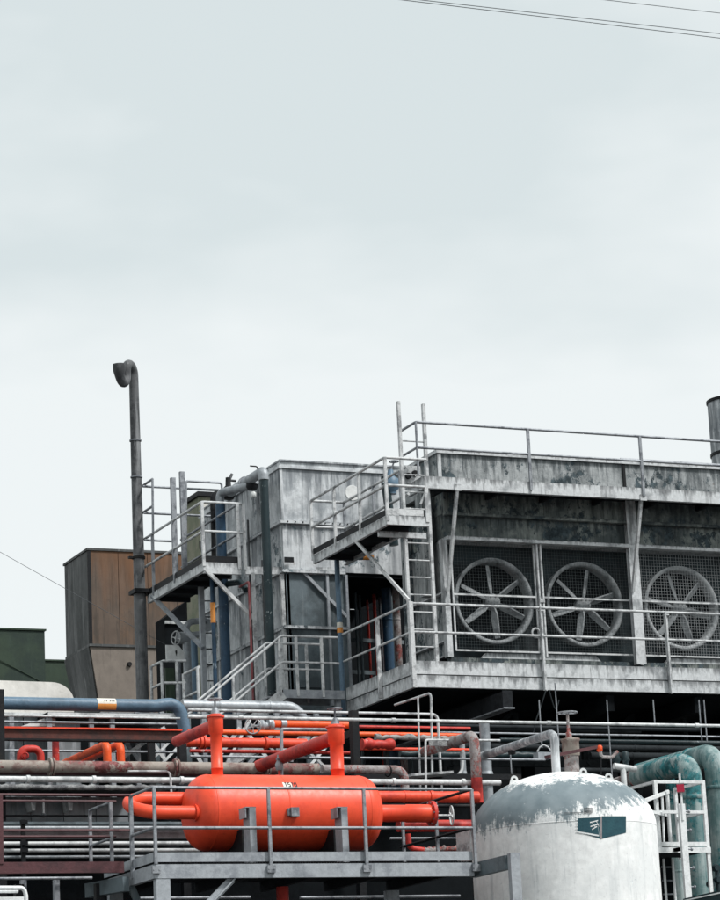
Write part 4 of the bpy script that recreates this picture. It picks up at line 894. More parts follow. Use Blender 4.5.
for k in range(9): x = lerp(p.x, q.x, (k+.5)/9); part('wall_rib', MB().box(x-.05, x+.05, 46.84, 46.897, 0, p.z-.2), 'casing_low', dk)
lb = thing('grey_beam', 'pale grey angled duct behind the fat orange pipe', 'duct', A(230, 760, Y=45.6))
part('duct', MB().bar(A(228, 762, Y=45.6), A(262, 745, Y=45.4), .16, .2), 'palerail', lb); part('stay', MB().bar(A(228, 762, Y=45.6), V((A(228, 762, Y=45.6).x, 45.6, 0)), .08, .08), 'galv', lb)
# ================================================================== ORANGE TANK PLATFORM
YTk = 35.78; XT0, XT1 = 12.58, 17.45; ZTk = 5.34; YTB2 = 37.95
pf = thing('tank_platform', 'grey steel platform with pipe rails carrying the orange tank', 'platform', ((XT0+XT1)/2, YTk, 0))
part('front_beam', MB().channel((XT0, YTk, ZTk-.1), (XT1-.02, YTk, ZTk-.1), .19, .07, .014, .016), 'steelgrey', pf)
part('side_beam', MB().channel((XT0, YTB2, ZTk-.1), (XT0, YTk+.012, ZTk-.1), .19, .07), 'steelgrey', pf)
part('toe_board', MB().box(XT0+.01, XT1-.02, YTk+.012, YTk+.02, ZTk+.03, ZTk+.16), 'steelgrey', pf)
part('toe_board', MB().box(XT0+.002, XT0+.01, YTk+.022, YTB2, ZTk+.03, ZTk+.16), 'steelgrey', pf)
gr = MB()
n = 120
for k in range(n): x = lerp(XT0+.04, XT1-.05, k/(n-1)); gr.box(x-.004, x+.004, YTk+.02, YTk+.7, ZTk-.005, ZTk+.02)
part('grating_bars', gr, 'underside', pf, kind='stuff')
part('deck', MB().box(XT0+.04, XT1-.04, YTk+.08, YTB2, ZTk-.05, ZTk-.01), 'underside', pf)
for k in range(5): x = lerp(XT0+.4, XT1-.4, k/4); part('joist', MB().box(x-.04, x+.04, YTk+.09, YTB2, ZTk-.19, ZTk-.055), 'underside', pf)
xr = [A(154, 820, Y=YTk).x, A(268.5, 820, Y=YTk).x, A(364, 820, Y=YTk).x, XT1]
for i, x in enumerate(xr): part('post', MB().bar((x, YTk-.03, ZTk-.1 if i else ZTk), (x, YTk-.03, ZTk+1.045), .042, .042), 'galv', pf)
for x in xr: part('base_plate', MB().box(x-.06, x+.06, YTk-.055, YTk-.009, ZTk-.13, ZTk-.03).lathe((x-.04, YTk-.062, ZTk-.08), Y_, [(0, .012), (.01, .012)], 6).lathe((x+.04, YTk-.062, ZTk-.08), Y_, [(0, .012), (.01, .012)], 6), 'galv', pf)
ypb = A(131.5, 830, X=XT0).y
part('post', MB().bar((XT0, ypb, ZTk-.1), (XT0, ypb, ZTk+1.04), .05, .045), 'galv', pf)
for h_, nm in ((1.045, 'top_rail'), (.49, 'mid_rail')):
    part(nm, MB().bend([(XT0, ypb, ZTk+h_), (XT0, YTk-.03, ZTk+h_), (XT1, YTk-.03, ZTk+h_)], .022, .03, 8), 'galv', pf)
# right end rail running back, with cross braces
for h_, nm in ((1.045, 'end_top_rail'), (.5, 'end_mid_rail')):
    part(nm, MB().tube([(XT1, YTk-.03, ZTk+h_), (XT1, 38.3, ZTk+h_)], .022, 8), 'black', pf)
for y in (37.0, 38.2): part('post', MB().bar((XT1, y, ZTk-.1), (XT1, y, ZTk+1.04), .04, .04), 'galv', pf)
part('end_plate', MB().box(XT1-.035, XT1-.02, YTk+.03, YTk+.5, ZTk+.03, ZTk+.47), 'palerail', pf)
for x, y in ((XT0+.13, YTk+.06), (XT0+.13, YTB2-.1), (XT1-.4, YTB2-.1)): part('leg', MB().box(x-.1, x+.1, y-.06, y+.06, 0, ZTk-.198), 'steelgrey', pf)
a = A(232, 878, Y=YTk+.1); part('brace', MB().bar((a.x, YTk+.1, ZTk-.2), (A(150, 965, Y=YTk+.1).x, YTk+.1, A(150, 965, Y=YTk+.1).z), .11, .035, Y_).bar((a.x+.02, YTk+.07, ZTk-.2), (A(150, 965, Y=YTk+.1).x+.02, YTk+.07, A(150, 965, Y=YTk+.1).z), .02, .09, Y_), 'steelgrey', pf)
a = A(132, 884, Y=YTB2-.2); part('brace', MB().bar((XT0, ypb+.1, ZTk-.2), (XT0+.9, ypb+.1, ZTk-2.2), .1, .04, Y_), 'casing_low', pf)
# portal frame stepping out in front of the white tank
YPo = 34.93; xpo = XT1+.16
part('portal_beam', MB().bar((xpo-.05, YTk+.3, ZTk-.09), (xpo-.05, YPo, ZTk-.09), .1, .2), 'casing_low', pf)
part('portal_post', MB().box(xpo-.06, xpo+.09, YPo-.1, YPo, 0, ZTk+.03), 'steelgrey', pf)
# ------------------------------------------------------------------ orange tank
YO2, RO = 36.85, .545; ZO = A(280, 775.5, Y=YO2).z-RO; xo0, xo1 = A(186, 813, Y=YO2).x, A(376.5, 814, Y=YO2).x
hd = .30
prof = []
for k in range(13): t_ = math.pi/2*k/12; prof.append((xo0+hd-hd*math.cos(t_), RO*math.sin(t_)**.75 if k else .001))
for k in range(13): t_ = math.pi/2*(12-k)/12; prof.append((xo1-hd+hd*math.cos(t_), RO*math.sin(t_)**.75 if k < 12 else .001))
ot = thing('orange_tank', 'glossy orange-red horizontal tank with domed ends on the platform', 'tank', ((xo0+xo1)/2, YO2, ZO-RO))
part('shell', MB().lathe((0, YO2, ZO), X_, prof, 64, cap=False), 'orange', ot)
for px in (250, 342):
    x = A(px, 830, Y=YTk+.18).x; zt = A(px, 808, Y=YTk+.18).z
    sd_ = part('saddle_post', MB().box(x-.012, x+.085, YTk+.15, YTk+.165, ZTk-.005, zt).box(x-.012, x+.002, YTk+.168, YTk+.4, ZTk-.005, zt-.003), 'steelgrey', ot)
    part('cap', MB().box(x-.07, x+.09, YTk+.148, YTk+.42, zt, zt+.012).box(x-.07, x-.055, YTk+.16, YTk+.4, zt-.14, zt-.002), 'steelgrey', sd_)
    part('saddle', MB().box(x-.02, x+.1, YTk+.44, YO2+.35, ZTk-.008, ZO-.3), 'black', ot)
for x in (xo0+hd, lerp(xo0, xo1, .47), xo1-hd): part('weld_seam', MB().lathe((x, YO2, ZO), X_, [(-.012, RO+.0005), (-.006, RO+.004), (.006, RO+.004), (.012, RO+.0005)], 64, cap=False), 'orange', ot)
# instrument box
c = A(295.5, 811.5, Y=YO2-RO-.08); part('instrument_box', MB().box(c.x-.06, c.x+.06, c.y, c.y+.1, c.z-.065, c.z+.06).box(c.x-.1, c.x-.063, c.y+.04, c.y+.14, c.z-.05, c.z+.05), 'galv', ot)
# painted number plate on the crown
th0 = math.acos(max(-1, min(1, (A(290, 785, Y=YO2-.4).z-ZO)/RO)))
def on_tank(x, ang, lift=.004): return V((x, YO2-math.sin(ang)*(RO+lift), ZO+math.cos(ang)*(RO+lift)))
xa, xb = A(282.5, 785, Y=YO2-.4).x, A(296.5, 785, Y=YO2-.4).x
nm_ = MB(); K_ = 4
for k in range(K_): nm_.add([on_tank(xa, th0-.09+.18*k/K_), on_tank(xb-.08, th0-.09+.18*k/K_), on_tank(xb-.08, th0-.09+.18*(k+1)/K_), on_tank(xa, th0-.09+.18*(k+1)/K_)], [(0, 3, 2, 1)], True)
npl = part('number_plate', nm_, 'plate', ot)
def glyph(mb, ch, x, w):
    seg = {'T': ((0, 1, 1, 1), (.5, 1, .5, 0)), '5': ((1, 1, 0, 1), (0, 1, 0, .55), (0, .55, 1, .5), (1, .5, 1, 0), (1, 0, 0, 0)), '7': ((0, 1, 1, 1), (1, 1, .35, 0)), '0': ((0, 0, 0, 1), (0, 1, 1, 1), (1, 1, 1, 0), (1, 0, 0, 0))}[ch]
    for x0, y0, x1, y1 in seg:
        p = on_tank(x+x0*w, th0+.07-.14*y0, .007); q = on_tank(x+x1*w, th0+.07-.14*y1, .007); mb.bar(p, q, .011, .003, (p-V((p.x, YO2, ZO))).normalized())
gl = MB()
for i, ch_ in enumerate('T570'): glyph(gl, ch_, lerp(xa, xb, .14+i*.23), .03)
part('number', gl, 'ink', npl)
# risers with flanges and handwheels
def riser(px, ytop, r, ywheel, pxw, lb):
    x = A(px, 750, Y=YO2).x; zt = A(px, ytop, Y=YO2).z
    rz = part('riser', MB().lathe((x, YO2, ZO+RO-.06), Z_, [(0, r), (.14, r), (.143, r+.006), (.16, r+.006), (.163, r), (zt-(ZO+RO-.06)-.28, r), (zt-(ZO+RO-.06)-.26, r+.022), (zt-(ZO+RO-.06)-.035, r+.025)], 24), 'orange', ot)
    part('flange', MB().lathe((x, YO2, zt-.033), Z_, [(0, r+.045), (.025, r+.045), (.028, r+.01), (.05, r)], 24), 'orangeworn', rz)
    zw = A(pxw, ywheel, Y=YO2).z
    part('spindle', MB().tube([(x, YO2, zt), (x, YO2, zw)], .016, 8).lathe((x, YO2, zt+.017), Z_, [(0, .07), (.04, .06), (.1, .03)], 12), 'galv', rz)
    wm = MB().ring((x, YO2, zw), Z_, .105, .011, 24, 6)
    for k in range(4): wm.bar((x, YO2, zw), (x+.105*math.cos(k*1.571+.5), YO2+.105*math.sin(k*1.571+.5), zw), .014, .012)
    part('handwheel', wm, 'galv', rz)
    return x, zt
x1, z1 = riser(216.5, 715.5, .085, 699.5, 214.5, '')
x2, z2 = riser(336.5, 726, .1, 709, 335, '')
part('branch_pipe', MB().tube([(x1-.02, YO2+.02, z1-.14), (x1-.02, 38.45, z1-.14)], .085, 18).lathe((x1-.02, 38.45, z1-.14), Y_, [(0, .085), (.04, .06), (.06, .001)], 18, cap=False), 'redpipe', ot)
part('branch_pipe', MB().tube([(x2-.02, YO2+.02, z2-.17), (x2-.02, 39.9, z2-.17)], .1, 18), 'redpipe', ot)
# U-bend on the left head
zA, zB = A(215, 798.5, Y=YO2+.25).z, A(180, 812.5, Y=YO2-.3).z
xu0 = A(124, 802, Y=YO2).x; ubm = MB(); pts = [(xo0+.25, YO2+.3, zA)]
for k in range(25):
    th = math.pi*k/24; pts.append((xu0+.52-.43*math.sin(th)**.8, YO2+.01+.29*math.cos(th), lerp(zA, zB, .5-.5*math.cos(th))))
pts.append((xo0+.12, YO2-.28, zB))
ubm.tube(pts, .095, 18); part('u_bend', ubm, 'orange', ot); part('weld_collar', MB().lathe((xo0+.02, YO2-.28, zB), X_, [(0, .125), (.05, .105), (.07, .098)], 20), 'orange', ot)
# outlet on the right head
zq = A(405, 813.5, Y=YO2-.1).z; xq0, xq1 = xo1-.1, A(432.5, 815, Y=YO2-.1).x
out = part('outlet', MB().lathe((0, YO2-.1, zq), X_, [(xq0, .125), (lerp(xq0, xq1, .55), .125), (lerp(xq0, xq1, .56), .133), (xq1-.04, .133)], 24), 'orange', ot)
part('flange', MB().lathe((xq1-.038, YO2-.1, zq), X_, [(0, .185), (.05, .185)], 24), 'redpipe', out)
bc = MB()
for k in range(10):
    th = k*math.pi/5; bc.lathe((xq1-.05, YO2-.1+.16*math.cos(th), zq+.16*math.sin(th)), X_, [(0, .014), (.08, .014)], 6)
part('flange_bolts', bc, 'galv', out)
part('spindle', MB().tube([(xq1+.012, YO2-.1, zq-.03), (xq1+.34, YO2-.1, zq-.03)], .018, 8), 'palerail', out)
wm = MB().ring((xq1+.31, YO2-.1, zq-.03), V((1, -.25, 0)), .14, .009, 28, 6)
for k in range(4):
    th = k*math.pi/2+.4; dv = V((.25, 1, 0)).normalized()*math.cos(th)+Z_*math.sin(th); wm.bar((xq1+.31, YO2-.1, zq-.03), V((xq1+.31, YO2-.1, zq-.03))+dv*.14, .016, .014, X_)
part('handwheel', wm, 'white', out)
# pipes behind the right head
p, q = hx(372, 478, 797, 38.2, 420); zz_ = p.z
pipe('orange_header', 'worn orange-red header pipe behind the tank outlet', 'orangeworn', [p, q], .088, n=16, flanges=[(lerp(p, q, .55), X_, 1.2, .05), (lerp(p, q, .3), X_, 1.08, .02), (lerp(p, q, .8), X_, 1.08, .02)])
p, q = hx(398, 478, 826, 38.6, 440)
t = thing('lower_red_pipe', 'dull red pipe below the orange header with a crusted drop', 'pipe', p)
part('run', MB().tube([p, q+X_*.1], .095, 14), 'redpipe', t)
d0 = A(408, 834, Y=38.4); part('drop', MB().bend([d0, A(409, 848, Y=38.4), A(425, 850.5, Y=38.4)], .045, .1, 12), 'redpipe', t); sc = MB(); p_, q_ = A(424, 850.5, Y=38.4), A(474, 847.5, Y=38.4)
pts = [lerp(p_, q_, k/20)+V((0, 0, random.uniform(-.01, .01))) for k in range(21)]; sc.tube(pts, [.05+random.uniform(-.012, .012) for _ in pts], 10); part('crusted_run', sc, 'rustpipe', t)
# cane pipe with red foot
YC = 39.2
t = thing('cane_pipe', 'rusty white cane-shaped pipe with a red foot left of the white tank', 'pipe', A(478, 790, Y=YC))
zt = A(473, 735, Y=YC).z; bx = A(475.5, 760, Y=YC).x
part('shaft', MB().bend([(bx, YC, A(478, 778, Y=YC).z), (bx, YC, zt), (bx, YC+1.9, zt)], .085, .17, 16), 'rustpipe', t)
part('foot', MB().tube([(bx, YC, A(478, 778, Y=YC).z), (bx, YC, A(479, 803, Y=YC).z)], .088, 16), 'redpipe', t); part('collar', MB().lathe((bx, YC+1.2, zt), Y_, [(0, .1), (.06, .1)], 14), 'scab', t)
# thin hoop pipes and small railing with tag in front of the dark bay
t = thing('hoop_frame', 'thin pale tubular hoops standing in the dark bay above the outlet', 'frame', A(432, 795, Y=40.8))
part('hoop', MB().bend([A(395, 705, Y=42.2), A(431, 693, Y=40.8), A(432.5, 800, Y=40.8)], .021, .1, 8), 'palerail', t)
part('hoop', MB().tube([A(418, 697, Y=41.2), A(420.5, 800, Y=41.2)], .018, 8), 'palerail', t)
part('rail', MB().bend([A(426, 800, Y=40.0), A(425.5, 740, Y=40.0), A(500, 740.5, Y=40.0)], .02, .04, 8), 'palerail', t)
part('tag', MB().box(A(429, 743, Y=39.95).x, A(447, 743, Y=39.95).x, 39.94, 39.96, A(438, 746, Y=39.95).z, A(438, 741, Y=39.95).z), 'lagging', t)
part('shelf', MB().bar(A(405, 777, Y=40.6), A(447, 774, Y=40.6), .5, .04), 'palerail', t)
part('curved_pipe', MB().bend([A(463, 750, Y=41.5), A(462, 776, Y=41.5), A(440, 777, Y=41.5)], .026, .18, 8), 'palerail', t)
for px, Y, w, lb in ((464.5, 42.2, .05, 'slim grey prop in the dark bay left of the cane pipe'), (488, 42.6, .09, 'thicker grey prop in the dark bay right of the cane pipe')):
    a, b = vp(px, 735 if px < 470 else 722, 790, Y); t = thing('prop', lb, 'prop', V((a.x, Y, 0)), 'props under the walkway')
    part('shaft', MB().tube([V((a.x, Y, 0)), b], w, 10), 'silver', t); part('foot_plate', MB().lathe((a.x, Y, A(px, 783, Y=Y).z), Z_, [(0, w*1.7), (.2, w*1.05)], 12), 'silver', t)
# hanger rods and cables under the lower walkway
rods = ((559, 683, 746, 42.5, 'hanger rod just left of the tank-top valve'), (542, 700, 748, 43.0, 'hanger rod above the swinging bracket'), (612, 700, 776, 42.0, 'hanger rod above the white tank right shoulder'), (655, 700, 726, 42.5, 'short hanger rod over the teal pipes'), (702, 700, 742, 42.0, 'left of two hanger rods at the right edge'), (707, 700, 741, 42.4, 'right of two hanger rods at the right edge'), (512, 745, 782, 41.0, 'hanger wire by the left lug of the white tank'))
for px, y0, y1, Y, lb in rods:
    a, b = A(px-(y1-y0)*.04, y0, Y=Y), A(px, y1, Y=Y); a.x = b.x
    solo('hanger_rod', MB().tube([b, V((b.x, Y, max(a.z, 9.4) if Y > 44.8 else a.z))], .013, 6), 'galv', lb, 'rod', 'hanger rods under the walkway')
t = thing('stirrup', 'wire stirrup holding a pipe in the dark bay', 'bracket', A(543, 752, Y=42.8))
part('wire', MB().tube([A(537, 752, Y=42.8), A(540, 747, Y=42.8), A(543.5, 745, Y=42.8), A(548, 747, Y=42.8), A(551, 751, Y=42.8)], .014, 6), 'palerail', t); part('tray', MB().box(A(537, 755, Y=42.8).x, A(551, 755, Y=42.8).x, 42.75, 42.95, A(543, 759, Y=42.8).z, A(543, 752.5, Y=42.8).z), 'steelgrey', t)
t = thing('cantilever_beam', 'dark stub beam under the corner of the lower walkway', 'beam', A(490, 710, Y=44.3))
xb_ = A(507, 700, Y=44.2).x; zb_ = A(507, 699, Y=44.2).z
part('web', MB().bar((xb_, 44.2, zb_), (xb_, 49, zb_), .03, .32), 'underside', t); part('lower_flange', MB().bar((xb_, 44.12, zb_-.175), (xb_, 49, zb_-.175), .22, .025), 'galv', t); part('end_plate', MB().box(xb_-.1, xb_+.1, 44.17, 44.183, zb_-.16, zb_+.15), 'underside', t)

# ================================================================== WHITE TANK
c = A(563.5, 860, Y=37.0); XW, YWt = A(563.5, 830, Y=37.0).x, 37.0
RW = 93.2*(c-CAM).dot(FWD)/FPX; ZS, ZA = 5.93, A(563, 773, Y=37.0).z
wt = thing('white_tank', 'big white dome-topped tank with flaking paint in the foreground', 'tank', (XW, YWt, 0))
prof = [(0, RW), (1.2, RW), (2.4, RW), (3.6, RW), (4.8, RW), (ZS-.01, RW), (ZS, RW)] + [(ZS+(ZA-ZS)*math.sin(math.pi/2*k/18), RW*math.cos(math.pi/2*k/18) if k < 18 else .001) for k in range(1, 19)]
part('shell', MB().lathe((XW, YWt, 0), Z_, prof, 96, cap=False), 'tankwhite', wt)
part('weld_seam', MB().lathe((XW, YWt, ZS-.012), Z_, [(0, RW+.001), (.004, RW+.004), (.012, RW+.004), (.016, RW+.001)], 96, cap=False), 'tankwhite', wt)
def on_w(px, py, lift=.004):
    d = FWD*FPX+RIV*(px-360)-UPV*(py-450); o_ = CAM-V((XW, YWt, 0)); R_ = RW+lift
    a_ = d.x**2+d.y**2; b_ = o_.x*d.x+o_.y*d.y; c_ = o_.x**2+o_.y**2-R_*R_
    return CAM+d*((-b_-math.sqrt(b_*b_-a_*c_))/a_)
def logo(name, poly_top, poly_bot, mat, lift, parent, n=8):
    m_ = MB(); vs = []
    for k in range(n+1):
        t_ = k/n; vs += [on_w(*[lerp(poly_top[0][i], poly_top[1][i], t_) for i in (0, 1)], lift), on_w(*[lerp(poly_bot[0][i], poly_bot[1][i], t_) for i in (0, 1)], lift)]
    m_.add(vs, [(2*k, 2*k+1, 2*k+3, 2*k+2) for k in range(n)], True); return part(name, m_, mat, parent)
em = logo('emblem_panel', ((577.5, 818.3), (600.3, 817.2)), ((577.5, 832.2), (600.3, 838.6)), 'logo', .005, wt)
em2 = logo('emblem_panel', ((602, 816.2), (626, 816.2)), ((602, 838.8), (626, 832.8)), 'logo', .005, wt)
logo('emblem_edge', ((576, 831), (599, 835)), ((576, 832.4), (599, 836.6)), 'white', .008, em)
logo('emblem_edge', ((600.3, 816.5), (602, 816.4)), ((600.3, 838.8), (602, 839)), 'pinkgrey', .006, em)
for (xa_, ya_, xb_, yb_) in ((590, 822, 598, 820), (590.5, 826, 599, 823.5), (592, 823, 596, 827), (596, 820, 599, 826), (598, 826, 599.4, 835), (592, 829, 597, 826)):
    logo('emblem_stroke', ((xa_, ya_), (xb_, yb_)), ((xa_, ya_+1.1), (xb_, yb_+1.1)), 'white', .008, em, 3)
for k in range(4): logo('emblem_dash', ((575.6, 819+k*3), (578, 819+k*3)), ((575.6, 820.2+k*3), (578, 820.2+k*3)), 'white', .008, em, 2)
sm_ = MB()
for xa_, ya_, xb_, yb_ in [(564, 813, 582, 812.6)]+[(584+k*1.15+random.uniform(-.2, .2), 808+random.uniform(-.6, .6), 584.4+k*1.15, 813.4+random.uniform(-.6, .6)) for k in range(8)]+[(585, 808.5, 592, 808)]:
    sm_.bar(on_w(xa_, ya_, .002), on_w(xb_, yb_, .002), .007, .004, Y_)
part('scratched_marks', sm_, 'stack', wt)
def on_dome(px, py):
    d = (FWD*FPX+RIV*(px-360)-UPV*(py-450)); hh = ZA-ZS; best = None
    for k in range(4000):
        p = CAM+d*(.0118+k*1e-6*2.2)
        v = ((p.x-XW)/RW)**2+((p.y-YWt)/RW)**2+(max(0, p.z-ZS)/hh)**2
        if v <= 1: return p
        if best is None or v < best[0]: best = (v, p)
    return best[1]
for px, py in ((514.5, 782), (583.5, 774.5), (609, 779.5)):
    p = on_dome(px, py); L_ = MB(); nr = 14
    dirv = (V((p.x-XW, p.y-YWt, 0))).normalized(); tn = V((-dirv.y, dirv.x, 0)); tn = RIV
    base = p-Z_*.05; vs = []
    for s_ in (-.012, .012):
        ring_o = [base+tn*.055*math.cos(a_)+Z_*(.09+.055*math.sin(a_)) for a_ in [math.pi*k/8 for k in range(9)]]
        pl = [base+tn*.085]+ring_o+[base-tn*.085]
        vs.append([q+FWD*s_ for q in pl])
    k_ = len(vs[0]); fs = [tuple(range(k_)), tuple(range(2*k_-1, k_-1, -1))]+[(i, i+k_, (i+1) % k_+k_, (i+1) % k_) for i in range(k_)]
    lg = part('lifting_lug', MB().add(vs[0]+vs[1], fs), 'white', wt)
    part('eye', MB().lathe(base+Z_*.09-FWD*.015, FWD, [(0, .022), (.03, .022)], 12), 'ink', lg)
# fittings on the dome
t = thing('grey_elbow', 'peeling grey elbow pipe rising from the white tank and bending back', 'pipe', A(556, 773, Y=37.0))
ex = A(555, 750, Y=37.0).x; ez = A(553, 733, Y=37).z
part('run', MB().bend([(ex, 37.0, ZA-.03), (ex, 37.0, ez), (ex, 39.6, ez)], .066, .13, 14), 'casing', t)
part('bracket', MB().box(ex-.04, ex+.04, 38.4, 38.5, ez-.12, ez-.06), 'black', t)
t = thing('dome_valve', 'pale valve with red base and handwheel on the white tank top', 'valve', A(571, 773, Y=37.3))
vx = A(571.5, 760, Y=37.35).x; vz = lambda y: A(571.5, y, Y=37.35).z
part('neck', MB().lathe((vx, 37.35, ZA-.06), Z_, [(0, .115), (vz(752)-ZA+.06, .115)], 20), 'rustpipe', t)
part('bonnet', MB().lathe((vx, 37.35, vz(756)), Z_, [(0, .13), (.02, .138), (vz(742)-vz(756), .135), (vz(741)-vz(756), .15), (vz(739)-vz(756), .15), (vz(738)-vz(756), .06)], 20), 'beigepipe', t)
part('spindle', MB().lathe((vx-.02, 37.35, vz(739)), Z_, [(0, .05), (.1, .045), (.11, .025), (vz(713)-vz(739), .02)], 12), 'rustpipe', t)
handwheel(t, (vx-.02, 37.35, vz(713)), Z_, .15, 'galv', 4, .013)
t = thing('lever_arm', 'thin dark lever with an orange knob across the tank-top valve', 'lever', A(560, 755, Y=37.1))
part('arm', MB().bar(A(545, 757.5, Y=37.15), A(600, 746.5, Y=37.15), .03, .05), 'maroon', t)
part('knob', MB().lathe(A(599.5, 748, Y=37.15)-Z_*.06, Z_, [(0, .03), (.02, .045), (.08, .045), (.1, .03)], 12), 'orangebr', t)
part('link', MB().bend([A(600, 748, Y=37.15), A(601, 757, Y=37.15), A(612, 757.5, Y=37.3), A(617, 752, Y=37.5)], .028, .06, 8), 'rustpipe', t)
part('stand', MB().tube([A(601, 757, Y=37.15), A(601, 790, Y=37.15)], .012, 6), 'black', t)
t = thing('tee_fitting', 'dark twin valve with a white tee behind the tank right shoulder', 'valve', A(622, 775, Y=38.4))
for px in (617, 626): part('bonnet', MB().lathe(A(px, 770, Y=38.4), Z_, [(0, .05), (.12, .05), (.16, .075), (.22, .05), (.28, .06), (.3, .02)], 12), 'tealdark', t)
part('tee', MB().tube([A(614, 766, Y=38.35), A(636, 769.5, Y=38.35)], .05, 10).tube([A(623, 768, Y=38.35), V((A(623.5, 768, Y=38.35).x, 38.35, 5.5))], .045, 10), 'whitepipe', t)

# ================================================================== TEAL PIPES
def teal(px, ytop, Y, ylen, r, lb, name='teal_pipe'):
    x = A(px, ytop+40, Y=Y).x; z = A(px-10, ytop, Y=Y).z-r
    t = thing(name, lb, 'pipe', (x, Y, 0), 'flaking teal pipes')
    part('run', MB().bend([(x, Y, 0), (x, Y, z), (x, Y+ylen, z)], r, r*1.7, 24, 10), 'teal', t)
    part('joint', MB().lathe((x, Y, z-.62), Z_, [(0, r+.006), (.02, r+.018), (.05, r+.018), (.07, r+.006)], 24), 'teal', t)
    part('joint', MB().lathe((x, Y+.75, z), Y_, [(0, r+.004), (.02, r+.014), (.05, r+.014), (.07, r+.004)], 24), 'teal', t)
    return x, z
tx, tz = teal(692, 751, 39.6, 1.75, .19, 'nearer fat flaking teal pipe bending down behind the white ladder')
part('end_cone', MB().lathe((tx, 41.35, tz), Y_, [(0, .2), (.05, .2), (.052, .16), (.3, .1), (.8, .09)], 20), 'rustpipe', bpy.data.objects['teal_pipe'])
teal(717, 742, 40.1, 2.6, .195, 'farther fat flaking teal pipe at the right edge')
bx = A(672, 800, Y=41.0).x; zz_ = A(668, 774, Y=41).z
pipe('small_teal_pipe', 'slim teal pipe curving down left of the fat teal pipes', 'teal', [(bx, 41.0, 0), (bx, 41.0, zz_), (bx, 42.4, zz_)], .085, .18, group='flaking teal pipes')

# ================================================================== WHITE LADDER PLATFORM
YLd = 38.6
wl = thing('white_ladder_platform', 'white painted railed ladder platform right of the white tank', 'platform', A(684, 900, Y=YLd))
xa, xb = A(658, 815, Y=YLd).x, A(706, 815, Y=YLd).x
zt, zm_, zd1, zd0 = A(680, 780, Y=YLd).z, A(680, 812, Y=YLd).z, A(680, 842, Y=YLd).z, A(680, 853, Y=YLd).z
part('post', MB().box(xa-.03, xa+.03, YLd, YLd+.05, zd0, zt), 'white', wl)
part('post', MB().box(xb-.03, xb+.03, YLd, YLd+.05, 0, zt), 'white', wl)
for z, w in ((zt-.03, .05), (zm_, .05)): part('rail', MB().box(xa+.031, xb-.031, YLd, YLd+.05, z-w/2, z+w/2), 'white', wl)
part('toe_board', MB().box(xa+.031, xb-.031, YLd, YLd+.02, zd1-.07, zd1), 'white', wl); part('deck_edge', MB().box(xa-.05, xb+.03, YLd-.02, YLd+.0, zd0, zd0+.09), 'white', wl)
part('deck', MB().box(xa, xb, YLd+.025, YLd+.9, zd0+.02, zd0+.06), 'underside', wl)
for x in (xa, xb):
    for z in (zt-.03, zm_): part('side_rail', MB().bar((x, YLd+.05, z), (x, YLd+.9, z), .045, .045), 'white', wl)
    part('back_post', MB().box(x-.025, x+.025, YLd+.9, YLd+.95, zd0, zt), 'white', wl)
cx_ = A(684.5, 850, Y=YLd-.3).x; zc_ = A(684, 804, Y=YLd-.3).z
part('ladder_spine', MB().box(cx_-.055, cx_+.055, YLd-.33, YLd-.27, 0, zc_), 'white', wl)
for k in range(7):
    z = zc_-.12-k*.3
    if z > 4.6: part('step_bolt', MB().tube([(cx_+.05, YLd-.3, z), (cx_+.13, YLd-.3, z)], .014, 8).lathe((cx_+.12, YLd-.3, z), X_, [(0, .028), (.025, .028)], 8), 'galv', wl)
for px in (668, 690): part('spine_arm', MB().box(cx_-.04, cx_+.04, YLd-.268, YLd-.022, zd0+.02, zd0+.07), 'white', wl)
for px in (665, 674): x = A(px, 880, Y=YLd+.7).x; part('lower_bar', MB().tube([(x, YLd+.7, 0), (x, YLd+.7, zd0-.02)], .022, 8), 'white', wl)
for k in range(4): z = zd0-.15-k*.22; part('lower_rung', MB().tube([(A(663, 880, Y=YLd+.7).x, YLd+.72, z), (A(676, 880, Y=YLd+.7).x, YLd+.72, z)], .014, 6), 'galv', wl)
part('link_rail', MB().bar(A(644, 801, Y=37.9), A(668, 792, Y=38.9), .05, .05), 'white', wl); part('link_rail', MB().bar(A(651, 812, Y=37.9), A(666, 815, Y=38.9), .05, .05), 'white', wl)
part('link_post', MB().tube([A(667, 790, Y=38.9), A(670.5, 842, Y=38.9)], .03, 8), 'white', wl); part('link_post', MB().tube([A(662, 796, Y=38.7), A(664, 842, Y=38.7)], .02, 8), 'white', wl)
t = thing('red_box', 'small crimson call box on a thin pole above the white ladder', 'box', A(681, 800, Y=YLd-.4))
c = A(680.5, 788.5, Y=YLd-.4)
mb = MB(); ax_ = V((.86, -.5, 0)); ay_ = V((.5, .86, 0)); u_ = V((0, 0, 1))
q = [c+ax_*s1*.06+ay_*s2*.06+u_*s3*.06 for s3 in (-1, 1) for s1, s2 in ((-1, -1), (1, -1), (1, 1), (-1, 1))]; mb.hexa(q)
part('case', mb, 'crimson', t); part('lid', MB().hexa([v+u_*.123 if i < 4 else v+u_*.02 for i, v in enumerate(q)]), 'pinkgrey', t)
part('pole', MB().tube([c+u_*.06+ay_*.08, c+u_*.25+ay_*.08], .018, 8).tube([c-u_*.5+ay_*.08, c+u_*.06+ay_*.08], .022, 8), 'white', t)
t = thing('corner_girder', 'dark sloping girder at the lower right corner', 'girder', A(705, 900, Y=38.0))
